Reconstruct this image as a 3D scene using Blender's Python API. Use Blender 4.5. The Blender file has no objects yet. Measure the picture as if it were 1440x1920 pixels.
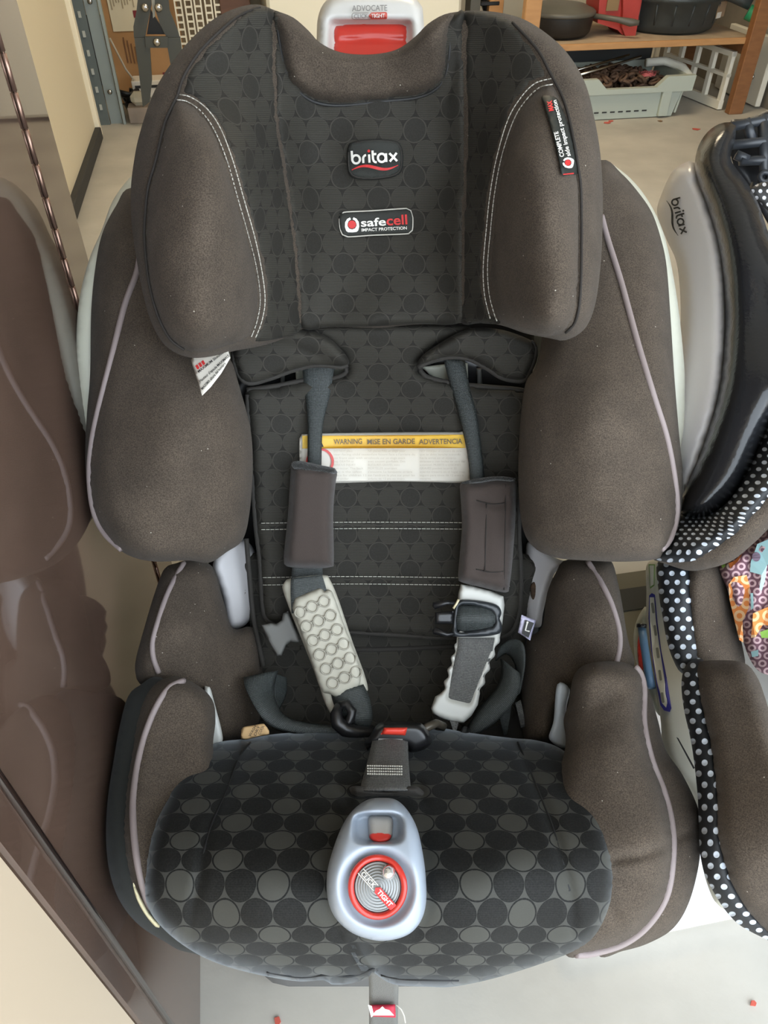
import bpy, bmesh, math, random
import numpy as np
from mathutils import Vector, Matrix
from mathutils.geometry import delaunay_2d_cdt
random.seed(7)
scn = bpy.context.scene
col = scn.collection

# ------------------------------------------------------------------ camera
F = 1400.0                      # focal length in pixels of the 1440x1920 frame
TH = math.radians(42.3)         # downward pitch
K = 0.88                        # metres per modelling unit of distance
H = 1.056                       # camera height
cam_d = bpy.data.cameras.new('camera')
cam = bpy.data.objects.new('camera', cam_d); col.objects.link(cam)
cam_d.sensor_fit = 'VERTICAL'; cam_d.sensor_height = 36.0; cam_d.lens = 36.0*F/1920.0
cam_d.clip_start = 0.02; cam_d.clip_end = 200
cam.location = (0, 0, H); cam.rotation_euler = (math.pi/2-TH, 0, 0)
scn.camera = cam

# ------------------------------------------------------------------ light
w = bpy.data.worlds.new('world'); scn.world = w; w.use_nodes = True
bg = w.node_tree.nodes['Background']
bg.inputs[0].default_value = (0.82, 0.91, 1.0, 1); bg.inputs[1].default_value = 5.4
sd = bpy.data.lights.new('sun', 'SUN'); sd.energy = 9.0; sd.angle = math.radians(0.6); sd.color = (1, .93, .82)
so = bpy.data.objects.new('sun', sd); col.objects.link(so)
so.rotation_euler = (math.radians(-38), math.radians(12), 0)    # high sun from behind the garage, lights the driveway
ld = bpy.data.lights.new('ceiling_lamp_light', 'AREA'); ld.energy = 42; ld.size = 0.9; ld.color = (1.0, .83, .58)
lo = bpy.data.objects.new('ceiling_lamp_light', ld); col.objects.link(lo)
scn.view_settings.view_transform = 'Standard'; scn.view_settings.look = 'None'
scn.view_settings.gamma = 1; scn.view_settings.exposure = 0.0
scn.view_settings.use_curve_mapping = False

PHI = math.radians(10.3)        # the garage is turned this much against the camera
CP, SP = math.cos(PHI), math.sin(PHI)
def RM(x, y, z=0): return Vector((x*CP-y*SP, x*SP+y*CP, z))
ROT = Matrix.Rotation(PHI, 4, 'Z')
lo.location = RM(.9, 3.0, 2.42)
def ray(px, py):
    u = (px-720)/F; v = (960-py)/F
    return np.array([u, math.cos(TH)+v*math.sin(TH), -math.sin(TH)+v*math.cos(TH)])
def P(px, py, d): return Vector(ray(px, py)*d*K) + Vector((0, 0, H))
def onZ(px, py, z=0.0):
    r = ray(px, py); t = (z-H)/r[2]; return Vector(r*t)+Vector((0, 0, H))
def toR(p): return Vector((p.x*CP+p.y*SP, -p.x*SP+p.y*CP, p.z))
def onY(px, py, Y):             # room coordinates of a pixel on the upright plane y = Y
    r = ray(px, py); ry = -r[0]*SP+r[1]*CP; t = Y/ry; return toR(Vector(r*t)+Vector((0, 0, H)))

# ------------------------------------------------------------------ materials
MATS = {}
def mat(name, c, rough=.6, metal=0, sheen=0, coat=0, ior=1.5, bump=0, bscale=300, mott=0, mscale=8, alpha=None, trans=0, sheenc=None, lint=0, spec=None):
    if name in MATS: return MATS[name]
    m = bpy.data.materials.new(name); m.use_nodes = True; nt = m.node_tree; N = nt.nodes; L = nt.links
    b = N['Principled BSDF']; b.inputs['Base Color'].default_value = (*c, 1); b.inputs['Roughness'].default_value = rough
    b.inputs['Metallic'].default_value = metal; b.inputs['IOR'].default_value = ior
    b.inputs['Sheen Weight'].default_value = sheen; b.inputs['Sheen Roughness'].default_value = .45
    if sheenc: b.inputs['Sheen Tint'].default_value = (*sheenc, 1)
    b.inputs['Coat Weight'].default_value = coat; b.inputs['Coat Roughness'].default_value = .05
    b.inputs['Transmission Weight'].default_value = trans
    tc = N.new('ShaderNodeTexCoord')
    if spec is not None: b.inputs['Specular IOR Level'].default_value = spec
    if bump:
        t = N.new('ShaderNodeTexNoise'); t.inputs['Scale'].default_value = bscale; t.inputs['Detail'].default_value = 3
        bp = N.new('ShaderNodeBump'); bp.inputs['Strength'].default_value = bump; bp.inputs['Distance'].default_value = .002
        L.new(tc.outputs['Object'], t.inputs['Vector']); L.new(t.outputs['Fac'], bp.inputs['Height']); L.new(bp.outputs[0], b.inputs['Normal'])
    if mott:
        t = N.new('ShaderNodeTexNoise'); t.inputs['Scale'].default_value = mscale; t.inputs['Detail'].default_value = 6
        L.new(tc.outputs['Object'], t.inputs['Vector'])
        mx = N.new('ShaderNodeMix'); mx.data_type = 'RGBA'
        r = N.new('ShaderNodeMapRange'); r.inputs[1].default_value = .3; r.inputs[2].default_value = .7
        L.new(t.outputs['Fac'], r.inputs[0]); L.new(r.outputs[0], mx.inputs[0])
        mx.inputs[6].default_value = (*[x*(1-mott) for x in c], 1); mx.inputs[7].default_value = (*[min(1, x*(1+mott)) for x in c], 1)
        out = mx.outputs[2]
        if lint:
            f = N.new('ShaderNodeTexNoise'); f.inputs['Scale'].default_value = 1100; f.inputs['Detail'].default_value = 1; L.new(tc.outputs['Object'], f.inputs['Vector'])
            fr = N.new('ShaderNodeMapRange'); fr.inputs[1].default_value = .3; fr.inputs[2].default_value = .7; fr.inputs[3].default_value = .6; fr.inputs[4].default_value = 1.4; L.new(f.outputs['Fac'], fr.inputs[0])
            mu = N.new('ShaderNodeMix'); mu.data_type = 'RGBA'; mu.blend_type = 'MULTIPLY'; mu.inputs[0].default_value = 1; L.new(out, mu.inputs[6]); L.new(fr.outputs[0], mu.inputs[7])
            v = N.new('ShaderNodeTexVoronoi'); v.inputs['Scale'].default_value = 75; L.new(tc.outputs['Object'], v.inputs['Vector'])
            lt = N.new('ShaderNodeMath'); lt.operation = 'LESS_THAN'; lt.inputs[1].default_value = .035; L.new(v.outputs['Distance'], lt.inputs[0])
            m2 = N.new('ShaderNodeMix'); m2.data_type = 'RGBA'; m2.inputs[7].default_value = (.45, .42, .36, 1); L.new(lt.outputs[0], m2.inputs[0]); L.new(mu.outputs[2], m2.inputs[6]); out = m2.outputs[2]
        L.new(out, b.inputs['Base Color'])
    MATS[name] = m; return m
class NB:                       # tiny node builder
    def __init__(s, name):
        s.m = bpy.data.materials.new(name); s.m.use_nodes = True; s.N = s.m.node_tree.nodes; s.L = s.m.node_tree.links
        s.b = s.N['Principled BSDF']; MATS[name] = s.m
        uv = s.N.new('ShaderNodeUVMap'); uv.uv_map = 'uv'; sp = s.N.new('ShaderNodeSeparateXYZ'); s.L.new(uv.outputs[0], sp.inputs[0])
        s.u, s.v = sp.outputs[0], sp.outputs[1]; s.uv = uv.outputs[0]
    def op(s, o, a, b=0.0, c=0.0):
        n = s.N.new('ShaderNodeMath'); n.operation = o
        for i, x in enumerate((a, b, c)):
            if isinstance(x, (int, float)): n.inputs[i].default_value = x
            else: s.L.new(x, n.inputs[i])
        return n.outputs[0]
    def rnd(s, a): return s.op('FLOOR', s.op('ADD', a, .5))
    def mix(s, f, a, b):
        n = s.N.new('ShaderNodeMix'); n.data_type = 'RGBA'
        for i, x in ((0, f), (6, a), (7, b)):
            if isinstance(x, (int, float)): n.inputs[i].default_value = x
            elif isinstance(x, tuple): n.inputs[i].default_value = (*x, 1)
            else: s.L.new(x, n.inputs[i])
        return n.outputs[2]
    def hexa(s, cell):
        o = s.op; u = o('DIVIDE', s.u, cell); v = o('DIVIDE', s.v, cell)
        R3 = 1.7320508
        ia, ja = s.rnd(u), s.rnd(o('DIVIDE', v, R3))
        ax, ay = o('SUBTRACT', u, ia), o('SUBTRACT', v, o('MULTIPLY', ja, R3))
        ib = s.rnd(o('SUBTRACT', u, .5)); jb = s.rnd(o('SUBTRACT', o('DIVIDE', v, R3), .5))
        bx, by = o('SUBTRACT', o('SUBTRACT', u, .5), ib), o('SUBTRACT', o('SUBTRACT', v, R3/2), o('MULTIPLY', jb, R3))
        da = o('SQRT', o('ADD', o('MULTIPLY', ax, ax), o('MULTIPLY', ay, ay))); db = o('SQRT', o('ADD', o('MULTIPLY', bx, bx), o('MULTIPLY', by, by)))
        isA = o('LESS_THAN', da, db); d = o('MINIMUM', da, db)
        sa = o('COMPARE', o('FLOORED_MODULO', ia, 3.0), 0.0, .1); sb = o('COMPARE', o('FLOORED_MODULO', ib, 3.0), 1.0, .1)
        solid = o('ADD', o('MULTIPLY', isA, sa), o('MULTIPLY', o('SUBTRACT', 1.0, isA), sb))
        return d, solid, u, v
def dots_mat(name, cs, cr, cg, cl, ribs=15, sheen=.3, cell=.0215, sheenc=(.8, .9, 1)):
    n = NB(name); d, solid, u, v = n.hexa(cell); o = n.op
    ins = o('LESS_THAN', d, .495)
    rb = o('SINE', o('MULTIPLY', v, ribs*6.2832)); rbm = o('MULTIPLY', o('ADD', rb, 1.0), .5)
    tc = n.N.new('ShaderNodeTexCoord'); ns = n.N.new('ShaderNodeTexNoise'); ns.inputs['Scale'].default_value = 900; n.L.new(tc.outputs['Object'], ns.inputs[0])
    ribc = n.mix(o('MULTIPLY', rbm, .8), cr, tuple(x*1.9 for x in cr))
    lines = n.mix(ins, cg, ribc)
    ring = o('MULTIPLY', o('GREATER_THAN', d, .445), ins)
    solc = n.mix(ring, cs, cl)
    sol = o('MULTIPLY', solid, ins)
    ringr = o('MULTIPLY', o('GREATER_THAN', d, .465), ins)
    lines2 = n.mix(o('MULTIPLY', ringr, .6), lines, cl)
    c = n.mix(sol, lines2, solc)
    f = n.mix(o('MULTIPLY', o('SUBTRACT', ns.outputs['Fac'], .38), .35), c, (.07, .07, .065))
    n.L.new(f, n.b.inputs['Base Color']); n.b.inputs['Roughness'].default_value = .75
    n.b.inputs['Sheen Weight'].default_value = sheen; n.b.inputs['Sheen Tint'].default_value = (*sheenc, 1); n.b.inputs['Sheen Roughness'].default_value = .28; n.b.inputs['Specular IOR Level'].default_value = .2
    h = o('ADD', o('MULTIPLY', o('MULTIPLY', rbm, o('SUBTRACT', 1.0, sol)), .5), o('MULTIPLY', o('SMOOTH_MIN', o('MULTIPLY', o('SUBTRACT', .5, d), 8.0), 1.0, .3), .22))
    bp = n.N.new('ShaderNodeBump'); bp.inputs['Strength'].default_value = .5; bp.inputs['Distance'].default_value = .0006
    n.L.new(h, bp.inputs['Height']); n.L.new(bp.outputs[0], n.b.inputs['Normal'])
    return n.m
def weave_mat(name, a, b, fu=520, fv=520):
    n = NB(name); o = n.op
    p = o('SINE', o('MULTIPLY', o('ADD', n.u, o('MULTIPLY', n.v, .6)), fu*6.2832)); q = o('SINE', o('MULTIPLY', o('SUBTRACT', n.u, o('MULTIPLY', n.v, .6)), fv*6.2832))
    h = o('MULTIPLY', o('ADD', o('MULTIPLY', p, q), 1.0), .5)
    tc = n.N.new('ShaderNodeTexCoord'); ns = n.N.new('ShaderNodeTexNoise'); ns.inputs['Scale'].default_value = 700; n.L.new(tc.outputs['Object'], ns.inputs[0])
    n.L.new(n.mix(o('MULTIPLY', h, ns.outputs['Fac']), a, b), n.b.inputs['Base Color']); n.b.inputs['Roughness'].default_value = .55
    bp = n.N.new('ShaderNodeBump'); bp.inputs['Strength'].default_value = .6; bp.inputs['Distance'].default_value = .0006
    n.L.new(h, bp.inputs['Height']); n.L.new(bp.outputs[0], n.b.inputs['Normal']); return n.m
def polka_mat(name, base, dot, cell=.0125, r=.25):
    n = NB(name); d, solid, u, v = n.hexa(cell); o = n.op
    ins = o('LESS_THAN', d, r); n.L.new(n.mix(ins, base, dot), n.b.inputs['Base Color']); n.b.inputs['Roughness'].default_value = .6
    bp = n.N.new('ShaderNodeBump'); bp.inputs['Strength'].default_value = .8; bp.inputs['Distance'].default_value = .001
    n.L.new(o('MINIMUM', o('MULTIPLY', d, 3.0), 1.0), bp.inputs['Height']); n.L.new(bp.outputs[0], n.b.inputs['Normal']); return n.m
def ringcloth_mat(name, base, ring, cell=.009):
    n = NB(name); d, solid, u, v = n.hexa(cell); o = n.op
    ins = o('MULTIPLY', o('LESS_THAN', d, .40), o('GREATER_THAN', d, .2)); n.L.new(n.mix(ins, base, ring), n.b.inputs['Base Color']); n.b.inputs['Roughness'].default_value = .9; return n.m
def wood_mat(name, a, b, sc=3.0):
    m = bpy.data.materials.new(name); m.use_nodes = True; N = m.node_tree.nodes; L = m.node_tree.links
    tc = N.new('ShaderNodeTexCoord'); mp = N.new('ShaderNodeMapping'); mp.inputs['Scale'].default_value = (2, 14, 14)
    t = N.new('ShaderNodeTexNoise'); t.inputs['Scale'].default_value = sc; t.inputs['Detail'].default_value = 8
    cr = N.new('ShaderNodeMix'); cr.data_type = 'RGBA'; cr.inputs[6].default_value = (*a, 1); cr.inputs[7].default_value = (*b, 1)
    L.new(tc.outputs['Object'], mp.inputs[0]); L.new(mp.outputs[0], t.inputs[0]); L.new(t.outputs['Fac'], cr.inputs[0]); L.new(cr.outputs[2], N['Principled BSDF'].inputs['Base Color'])
    N['Principled BSDF'].inputs['Roughness'].default_value = .55; MATS[name] = m; return m

neo = mat('neoprene_brown', (.066, .051, .038), .95, sheen=.05, sheenc=(1, .95, .9), lint=1, spec=.3, bump=.25, bscale=1500, mott=.14, mscale=35)
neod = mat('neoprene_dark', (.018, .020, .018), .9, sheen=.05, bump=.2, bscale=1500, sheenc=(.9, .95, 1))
bind = mat('binding_dark', (.028, .025, .021), .8, sheen=.05, bump=.2, bscale=900)
pipe = mat('piping_mauve', (.25, .205, .20), .6, bump=.1, bscale=900)
dotH = dots_mat('dot_fabric_back', (.025, .023, .019), (.028, .026, .021), (.020, .018, .015), (.048, .044, .036), sheen=.03, cell=.0228, sheenc=(1, 1, 1))
dotC = dots_mat('dot_fabric_seat', (.050, .050, .043), (.006, .006, .0055), (.046, .046, .041), (.004, .004, .004), sheen=.35, sheenc=(.85, .93, 1), cell=.0238)
webb = weave_mat('webbing', (.012, .015, .015), (.15, .17, .165))
webg = weave_mat('webbing_grey', (.03, .03, .03), (.30, .30, .28))
white_pl = mat('white_plastic', (.62, .63, .60), .35)
cream_pl = mat('cream_plastic', (.60, .60, .50), .4)
grey_pl = mat('grey_plastic', (.50, .49, .50), .38, mott=.03)
ltgrey = mat('soft_grey_rubber', (.50, .48, .40), .6, bump=.05)
ltgrey_line = mat('soft_grey_rubber_relief', (.36, .34, .28), .6)
bluegrey = mat('blue_grey_plastic', (.50, .56, .62), .28)
midgrey = mat('mid_grey_plastic', (.16, .16, .15), .5)
blk = mat('black_plastic', (.012, .012, .013), .3)
blkg = mat('black_gloss_plastic', (.012, .013, .015), .22, bump=.18, bscale=260)
red = mat('red_plastic', (.62, .035, .025), .35)
redprint = mat('red_print', (.60, .03, .03), .6)
whprint = mat('white_print', (.80, .78, .72), .6)
blkprint = mat('black_print', (.02, .02, .02), .6)
greyprint = mat('grey_print', (.13, .11, .08), .6)
palegrey = mat('pale_grey_print', (.55, .50, .42), .6)
yel = mat('yellow_print', (.75, .48, .05), .5)
label_w = mat('label_white', (.72, .68, .60), .55)
thread = mat('thread_white', (.55, .53, .47), .8)
patchm = mat('patch_dark', (.030, .032, .028), .8, bump=.3, bscale=1500)
chrome = mat('steel', (.5, .48, .45), .25, metal=1)
foil = mat('silver_disc', (.26, .27, .27), .35, metal=.6)

# ------------------------------------------------------------------ objects
def tagp(o, label=None, cat=None, group=None, kind=None):
    for k, v in (('label', label), ('category', cat), ('group', group), ('kind', kind)):
        if v: o[k] = v
    return o
def thing(name, loc, label, cat, group=None):
    o = bpy.data.objects.new(name, None); col.objects.link(o); o.location = loc; o.empty_display_size = .05
    return tagp(o, label, cat, group)
def link(name, me, parent=None, label=None, smooth=True, kind=None):
    o = bpy.data.objects.new(name, me); col.objects.link(o)
    if smooth:
        for p in me.polygons: p.use_smooth = True
    if parent is not None:
        o.parent = parent
        if parent.type == 'EMPTY': o.matrix_parent_inverse = Matrix.Translation(-parent.location)
    return tagp(o, label, kind=kind)
def mesh(name, verts, faces, mats, midx=None, uvs=None):
    me = bpy.data.meshes.new(name); me.from_pydata([tuple(v) for v in verts], [], faces)
    for m in (mats if isinstance(mats, (list, tuple)) else [mats]): me.materials.append(m)
    if midx is not None: me.polygons.foreach_set('material_index', midx)
    if uvs is not None:
        l = me.uv_layers.new(name='uv'); vi = np.empty(len(me.loops), dtype=np.int32); me.loops.foreach_get('vertex_index', vi)
        l.data.foreach_set('uv', np.asarray(uvs, dtype=np.float32)[vi].ravel())
    me.update(); return me
def cat_rom(pts, closed=True, step=7.0):
    pts = [np.array(p, float) for p in pts]; n = len(pts); out = []
    rng = range(n if closed else n-1)
    for i in rng:
        g = (lambda j: pts[j % n]) if closed else (lambda j: pts[min(max(j, 0), n-1)])
        p0, p1, p2, p3 = g(i-1), g(i), g(i+1), g(i+2)
        k = max(1, int(np.linalg.norm((p2-p1)[:2])/step))
        for t in np.arange(k)/k:
            out.append(.5*((2*p1)+(-p0+p2)*t+(2*p0-5*p1+4*p2-p3)*t*t+(-p0+3*p1-3*p2+p3)*t**3))
    if not closed: out.append(pts[-1])
    return np.array(out)
class TPS:                      # smooth distance field through (px, py, d) control points
    def __init__(s, pts):
        a = np.array(pts, float); s.c = a[:, :2]/1000.0; n = len(a); A = np.zeros((n+3, n+3))
        A[:n, :n] = s.k(s.c, s.c)+np.eye(n)*1e-5; A[:n, n] = 1; A[:n, n+1:] = s.c; A[n, :n] = 1; A[n+1:, :n] = s.c.T
        s.w = np.linalg.lstsq(A, np.concatenate([1/a[:, 2], [0, 0, 0]]), rcond=None)[0]; s.n = n
    def k(s, a, b):
        r2 = ((a[:, None]-b[None])**2).sum(-1); return np.where(r2 > 1e-12, r2*np.log(r2+1e-12), 0)
    def __call__(s, px, py):
        q = np.stack([np.ravel(px), np.ravel(py)], -1)/1000.0
        r = s.k(q, s.c)@s.w[:s.n]+s.w[s.n]+q@s.w[s.n+1:]
        r = 1/r; return r.reshape(np.shape(px)) if np.shape(px) else float(r[0])
def segdist(q, loop, closed=True):
    a = loop; b = np.roll(loop, -1, 0)
    if not closed: a, b = a[:-1], b[:-1]
    best = np.full(len(q), 1e9)
    for i in range(len(a)):
        ab = b[i]-a[i]; L2 = (ab**2).sum()+1e-9
        t = np.clip(((q-a[i])@ab)/L2, 0, 1); d = np.linalg.norm(q-(a[i]+t[:, None]*ab), axis=1); best = np.minimum(best, d)
    return best
def inside(q, loop):
    r = np.zeros(len(q), bool); n = len(loop)
    for i in range(n):
        x1, y1 = loop[i]; x2, y2 = loop[(i+1) % n]
        c = ((y1 > q[:, 1]) != (y2 > q[:, 1])); 
        if y1 != y2: r ^= c & (q[:, 0] < (x2-x1)*(q[:, 1]-y1)/(y2-y1)+x1)
    return r
def Pn(px, py, d):
    u = (px-720)/F; v = (960-py)/F
    R = np.stack([u, math.cos(TH)+v*math.sin(TH), -math.sin(TH)+v*math.cos(TH)], -1)*(d*K)[:, None]; R[:, 2] += H; return R
def arc_uv(q, D, x0=710):
    # arc length along the surface, sideways on each row and down the column x0
    S = 14; X = x0+(q[:, 0]-x0)[:, None]*np.linspace(0, 1, S)[None]; Y = np.repeat(q[:, 1][:, None], S, 1)
    W = Pn(X.ravel(), Y.ravel(), D(X.ravel(), Y.ravel())).reshape(len(q), S, 3)
    u = np.linalg.norm(np.diff(W, axis=1), axis=2).sum(1)*np.sign(q[:, 0]-x0)
    ys = np.arange(-80, 2001, 8.0); xs = np.full(len(ys), float(x0)); w_ = Pn(xs, ys, D(xs, ys))
    cum = np.concatenate([[0], np.cumsum(np.linalg.norm(np.diff(w_, axis=0), axis=1))]); return np.stack([u, -np.interp(q[:, 1], ys, cum)], -1)
def pad(name, outline, D, m, parent, rw=25, bulge=.02, thick=.05, tw=None, step=8, sharp=False, holes=(), disp=None, label=None, uvx=None, creases=(), sm=2, dome=0, kind=None):
    """closed cushion: outline in photo pixels, D = distance field, bulge towards the viewer, thick away from him"""
    loop = np.array(outline, float) if sharp else cat_rom(outline, True, step)
    if sharp:
        o2 = []
        for i in range(len(loop)):
            a, b = loop[i], loop[(i+1) % len(loop)]; k = max(1, int(np.linalg.norm(b-a)/step)); o2 += [a+(b-a)*t/k for t in range(k)]
        loop = np.array(o2)
    loops = [loop]+[cat_rom(h, True, step) if not sharp else np.array(h, float) for h in holes]
    mn, mx = loop.min(0), loop.max(0)
    gx = np.arange(mn[0], mx[0]+step, step); gy = np.arange(mn[1], mx[1]+step*.87, step*.87)
    g = np.array([(x+(step/2 if j % 2 else 0), y) for j, y in enumerate(gy) for x in gx])
    g = g[inside(g, loop)]
    for h in loops[1:]: g = g[~inside(g, h)]
    if len(g):
        dd = np.min([segdist(g, l) for l in loops], 0); g = g[dd > step*.45]
    V = [tuple(p) for l in loops for p in l]+[tuple(p) for p in g]; E = []; s0 = 0
    for l in loops:
        n = len(l); E += [(s0+i, s0+(i+1) % n) for i in range(n)]; s0 += n
    vs, es, fs, ov, oe, of = delaunay_2d_cdt([Vector(v) for v in V], E, [], 1, 1e-4)
    q = np.array([tuple(v) for v in vs]); fs = [tuple(f) for f in fs]
    cen = np.array([q[list(f)].mean(0) for f in fs]); keep = inside(cen, loop)
    for h in loops[1:]: keep &= ~inside(cen, h)
    fs = [f for f, k_ in zip(fs, keep) if k_]
    dist = np.min([segdist(q, l) for l in loops], 0); dist[dist < 1e-3] = 0; edge = dist < .5
    pr = lambda t: np.sqrt(np.clip(1-(1-np.clip(t, 0, 1))**2, 0, 1))
    fr = bulge*pr(dist/rw)+dome*(1-np.exp(-dist/(rw*2.5))); bk = thick*pr(dist/(tw or rw))
    if disp is not None: fr = fr+disp(q[:, 0], q[:, 1])*(dist > .5)
    for cr in creases:
        cp = cat_rom(cr[0], False, 6)[:, :2]; cd = segdist(q, cp, False); fr = fr-cr[2]*np.exp(-(cd/cr[1])**2)*np.clip(dist/rw*2, 0, 1)
    if sm:
        A = [[] for _ in q]
        for f in fs:
            for i in range(len(f)):
                A[f[i]].append(f[(i+1) % len(f)]); A[f[(i+1) % len(f)]].append(f[i])
        src = np.array([i for i, a in enumerate(A) for _ in a]); dst = np.array([j for a in A for j in a]); cnt = np.bincount(src, minlength=len(q)).clip(1)
        for _ in range(sm):
            nf = np.bincount(src, fr[dst], len(q))/cnt; fr = np.where(edge, fr, .5*fr+.5*nf)
    base = D(q[:, 0], q[:, 1])
    fd = base-fr; F3 = Pn(q[:, 0], q[:, 1], fd); B3 = Pn(q[:, 0], q[:, 1], base+bk)
    n = len(q); mp = {}; verts = list(F3)
    for i in range(n):
        if edge[i]: mp[i] = i
        else: mp[i] = len(verts); verts.append(B3[i])
    def ori(f):
        a, b, c = q[f[0]], q[f[1]], q[f[2]]; return (b[0]-a[0])*(c[1]-a[1])-(b[1]-a[1])*(c[0]-a[0])
    ff = [f if ori(f) < 0 else f[::-1] for f in fs]
    faces = ff+[tuple(mp[i] for i in f[::-1]) for f in ff if not all(edge[i] for i in f)]
    uv = arc_uv(q, D, uvx if uvx is not None else 710)
    uvs = [None]*len(verts)
    for i in range(n): uvs[i] = uv[i]; uvs[mp[i]] = uv[i]
    o = link(name, mesh(name, verts, faces, m, uvs=uvs), parent, label, kind=kind)
    fin = (q, fd)
    def surf(px, py, q=q, fd=fd):
        px, py = np.atleast_1d(np.array(px, float)), np.atleast_1d(np.array(py, float)); out = []
        for a, b in zip(px, py):
            r = (q[:, 0]-a)**2+(q[:, 1]-b)**2; k_ = np.argpartition(r, 4)[:5] if len(r) > 5 else np.arange(len(r)); ww = 1/(r[k_]+1.0); out.append((fd[k_]*ww).sum()/ww.sum())
        return np.array(out)
    SURF[o.name] = surf; o_ = o
    return o_, surf
SURF = {}
def tube3(name, pts, r, m, parent=None, n=8, closed=False, label=None, kind=None):
    V, Fc = [], []; pts = [Vector(p) for p in pts]; N = len(pts)
    rr = r if isinstance(r, (list, tuple)) else [r]*N
    up = None
    for i, p in enumerate(pts):
        a = pts[i-1] if (i or closed) else p; b = pts[(i+1) % N] if (i < N-1 or closed) else p
        t = (b-a).normalized()
        if up is None: up = t.orthogonal()
        up = (up-t*up.dot(t)).normalized(); s = t.cross(up)
        for k in range(n): V.append(p+(up*math.cos(k*2*math.pi/n)+s*math.sin(k*2*math.pi/n))*rr[i])
    for i in range(N if closed else N-1):
        j = (i+1) % N
        for k in range(n): Fc.append((i*n+k, i*n+(k+1) % n, j*n+(k+1) % n, j*n+k))
    if not closed: Fc += [tuple(range(n))[::-1], tuple((N-1)*n+k for k in range(n))]
    return link(name, mesh(name, V, Fc, m), parent, label, kind=kind)
def onsurf(pts, surf, off=.0, closed=False, step=7):
    c = cat_rom(pts, closed, step); d = surf(c[:, 0], c[:, 1])-off; k_ = min(9, len(d)//2*2-1)
    if k_ >= 3: d = np.convolve(np.pad(d, k_//2, mode='wrap' if closed else 'edge'), np.ones(k_)/k_, 'valid')
    return [P(a, b, e) for (a, b), e in zip(c[:, :2], d)], c
def piping(pts, surf, parent, r=.0034, m=None, name='piping', off=.001, closed=False):
    c, _ = onsurf(pts, surf, off, closed); return tube3(name, c, r, m or pipe, parent)
def stitches(paths, surf, parent, r=.00045, dash=7, gap=1.6, off=.0015, m=None, name='stitching'):
    V, Fc = [], []
    for pth in paths:
        c = cat_rom(pth, False, 1.2)[:, :2]; L = np.concatenate([[0], np.cumsum(np.linalg.norm(np.diff(c, axis=0), axis=1))]); s = 0
        while s < L[-1]-dash:
            ss = np.linspace(s, s+dash, 4); x = np.interp(ss, L, c[:, 0]); y = np.interp(ss, L, c[:, 1]); d = surf(x, y)-off
            h = [0, 1, 1, 0]; pp = [P(a, b, e-hh*.0006) for a, b, e, hh in zip(x, y, d, h)]; t = (pp[-1]-pp[0]).normalized(); u = t.orthogonal().normalized(); w2 = t.cross(u); b0 = len(V)
            for p in pp:
                for k in range(4): a = k*math.pi/2; V.append(p+(u*math.cos(a)+w2*math.sin(a))*r)
            for i in range(3):
                for k in range(4): Fc.append((b0+i*4+k, b0+i*4+(k+1) % 4, b0+i*4+4+(k+1) % 4, b0+i*4+4+k))
            s += dash+gap
    return link(name, mesh(name, V, Fc, m or thread), parent, kind='stuff')
def ribbon(name, Lp, Rp, m, parent, th=.0014, label=None, M=7, bow=0.0, step=6):
    Lc = cat_rom(Lp, False, step); k = len(Lc); 
    ra = cat_rom(Rp, False, step); t = np.linspace(0, 1, k)
    def par(c): l = np.concatenate([[0], np.cumsum(np.linalg.norm(np.diff(c[:, :2], axis=0), axis=1))]); return l/l[-1]
    Lc = np.stack([np.interp(t, par(Lc), Lc[:, i]) for i in range(3)], -1); Rc = np.stack([np.interp(t, par(ra), ra[:, i]) for i in range(3)], -1)
    A = [P(*p) for p in Lc]; B = [P(*p) for p in Rc]; V, uv = [], []; ln = 0
    wd = sum((b-a).length for a, b in zip(A, B))/k
    for i in range(k):
        if i: ln += ((A[i]+B[i])/2-(A[i-1]+B[i-1])/2).length
        vd = (A[i]-Vector((0, 0, H))).normalized()
        for j in range(M):
            s = j/(M-1); V.append(A[i].lerp(B[i], s)-vd*bow*(1-(2*s-1)**2)); uv.append((s*wd, ln))
    Fc = [(i*M+j, i*M+j+1, (i+1)*M+j+1, (i+1)*M+j) for i in range(k-1) for j in range(M-1)]
    n = len(V); me0 = V[:]
    nv = [Vector() for _ in V]
    for f in Fc:
        nn = (V[f[1]]-V[f[0]]).cross(V[f[3]]-V[f[0]])
        for i in f: nv[i] += nn
    V = [v-(x.normalized() if x.length > 0 else x)*th for v, x in zip(V, nv)]+me0
    F2 = Fc+[tuple(n+i for i in f[::-1]) for f in Fc]
    for i in range(k-1):
        F2.append((i*M, (i+1)*M, n+(i+1)*M, n+i*M)[::-1]); a = M-1; F2.append((i*M+a, (i+1)*M+a, n+(i+1)*M+a, n+i*M+a))
    for j in range(M-1): F2.append((j, j+1, n+j+1, n+j)); b = (k-1)*M; F2.append((b+j, b+j+1, n+b+j+1, n+b+j)[::-1])
    o = link(name, mesh(name, V, F2, m, uvs=uv+uv), parent, label)
    bmx = bmesh.new(); bmx.from_mesh(o.data); bmesh.ops.recalc_face_normals(bmx, faces=bmx.faces); bmx.to_mesh(o.data); bmx.free()
    return o
_cap = None
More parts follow.
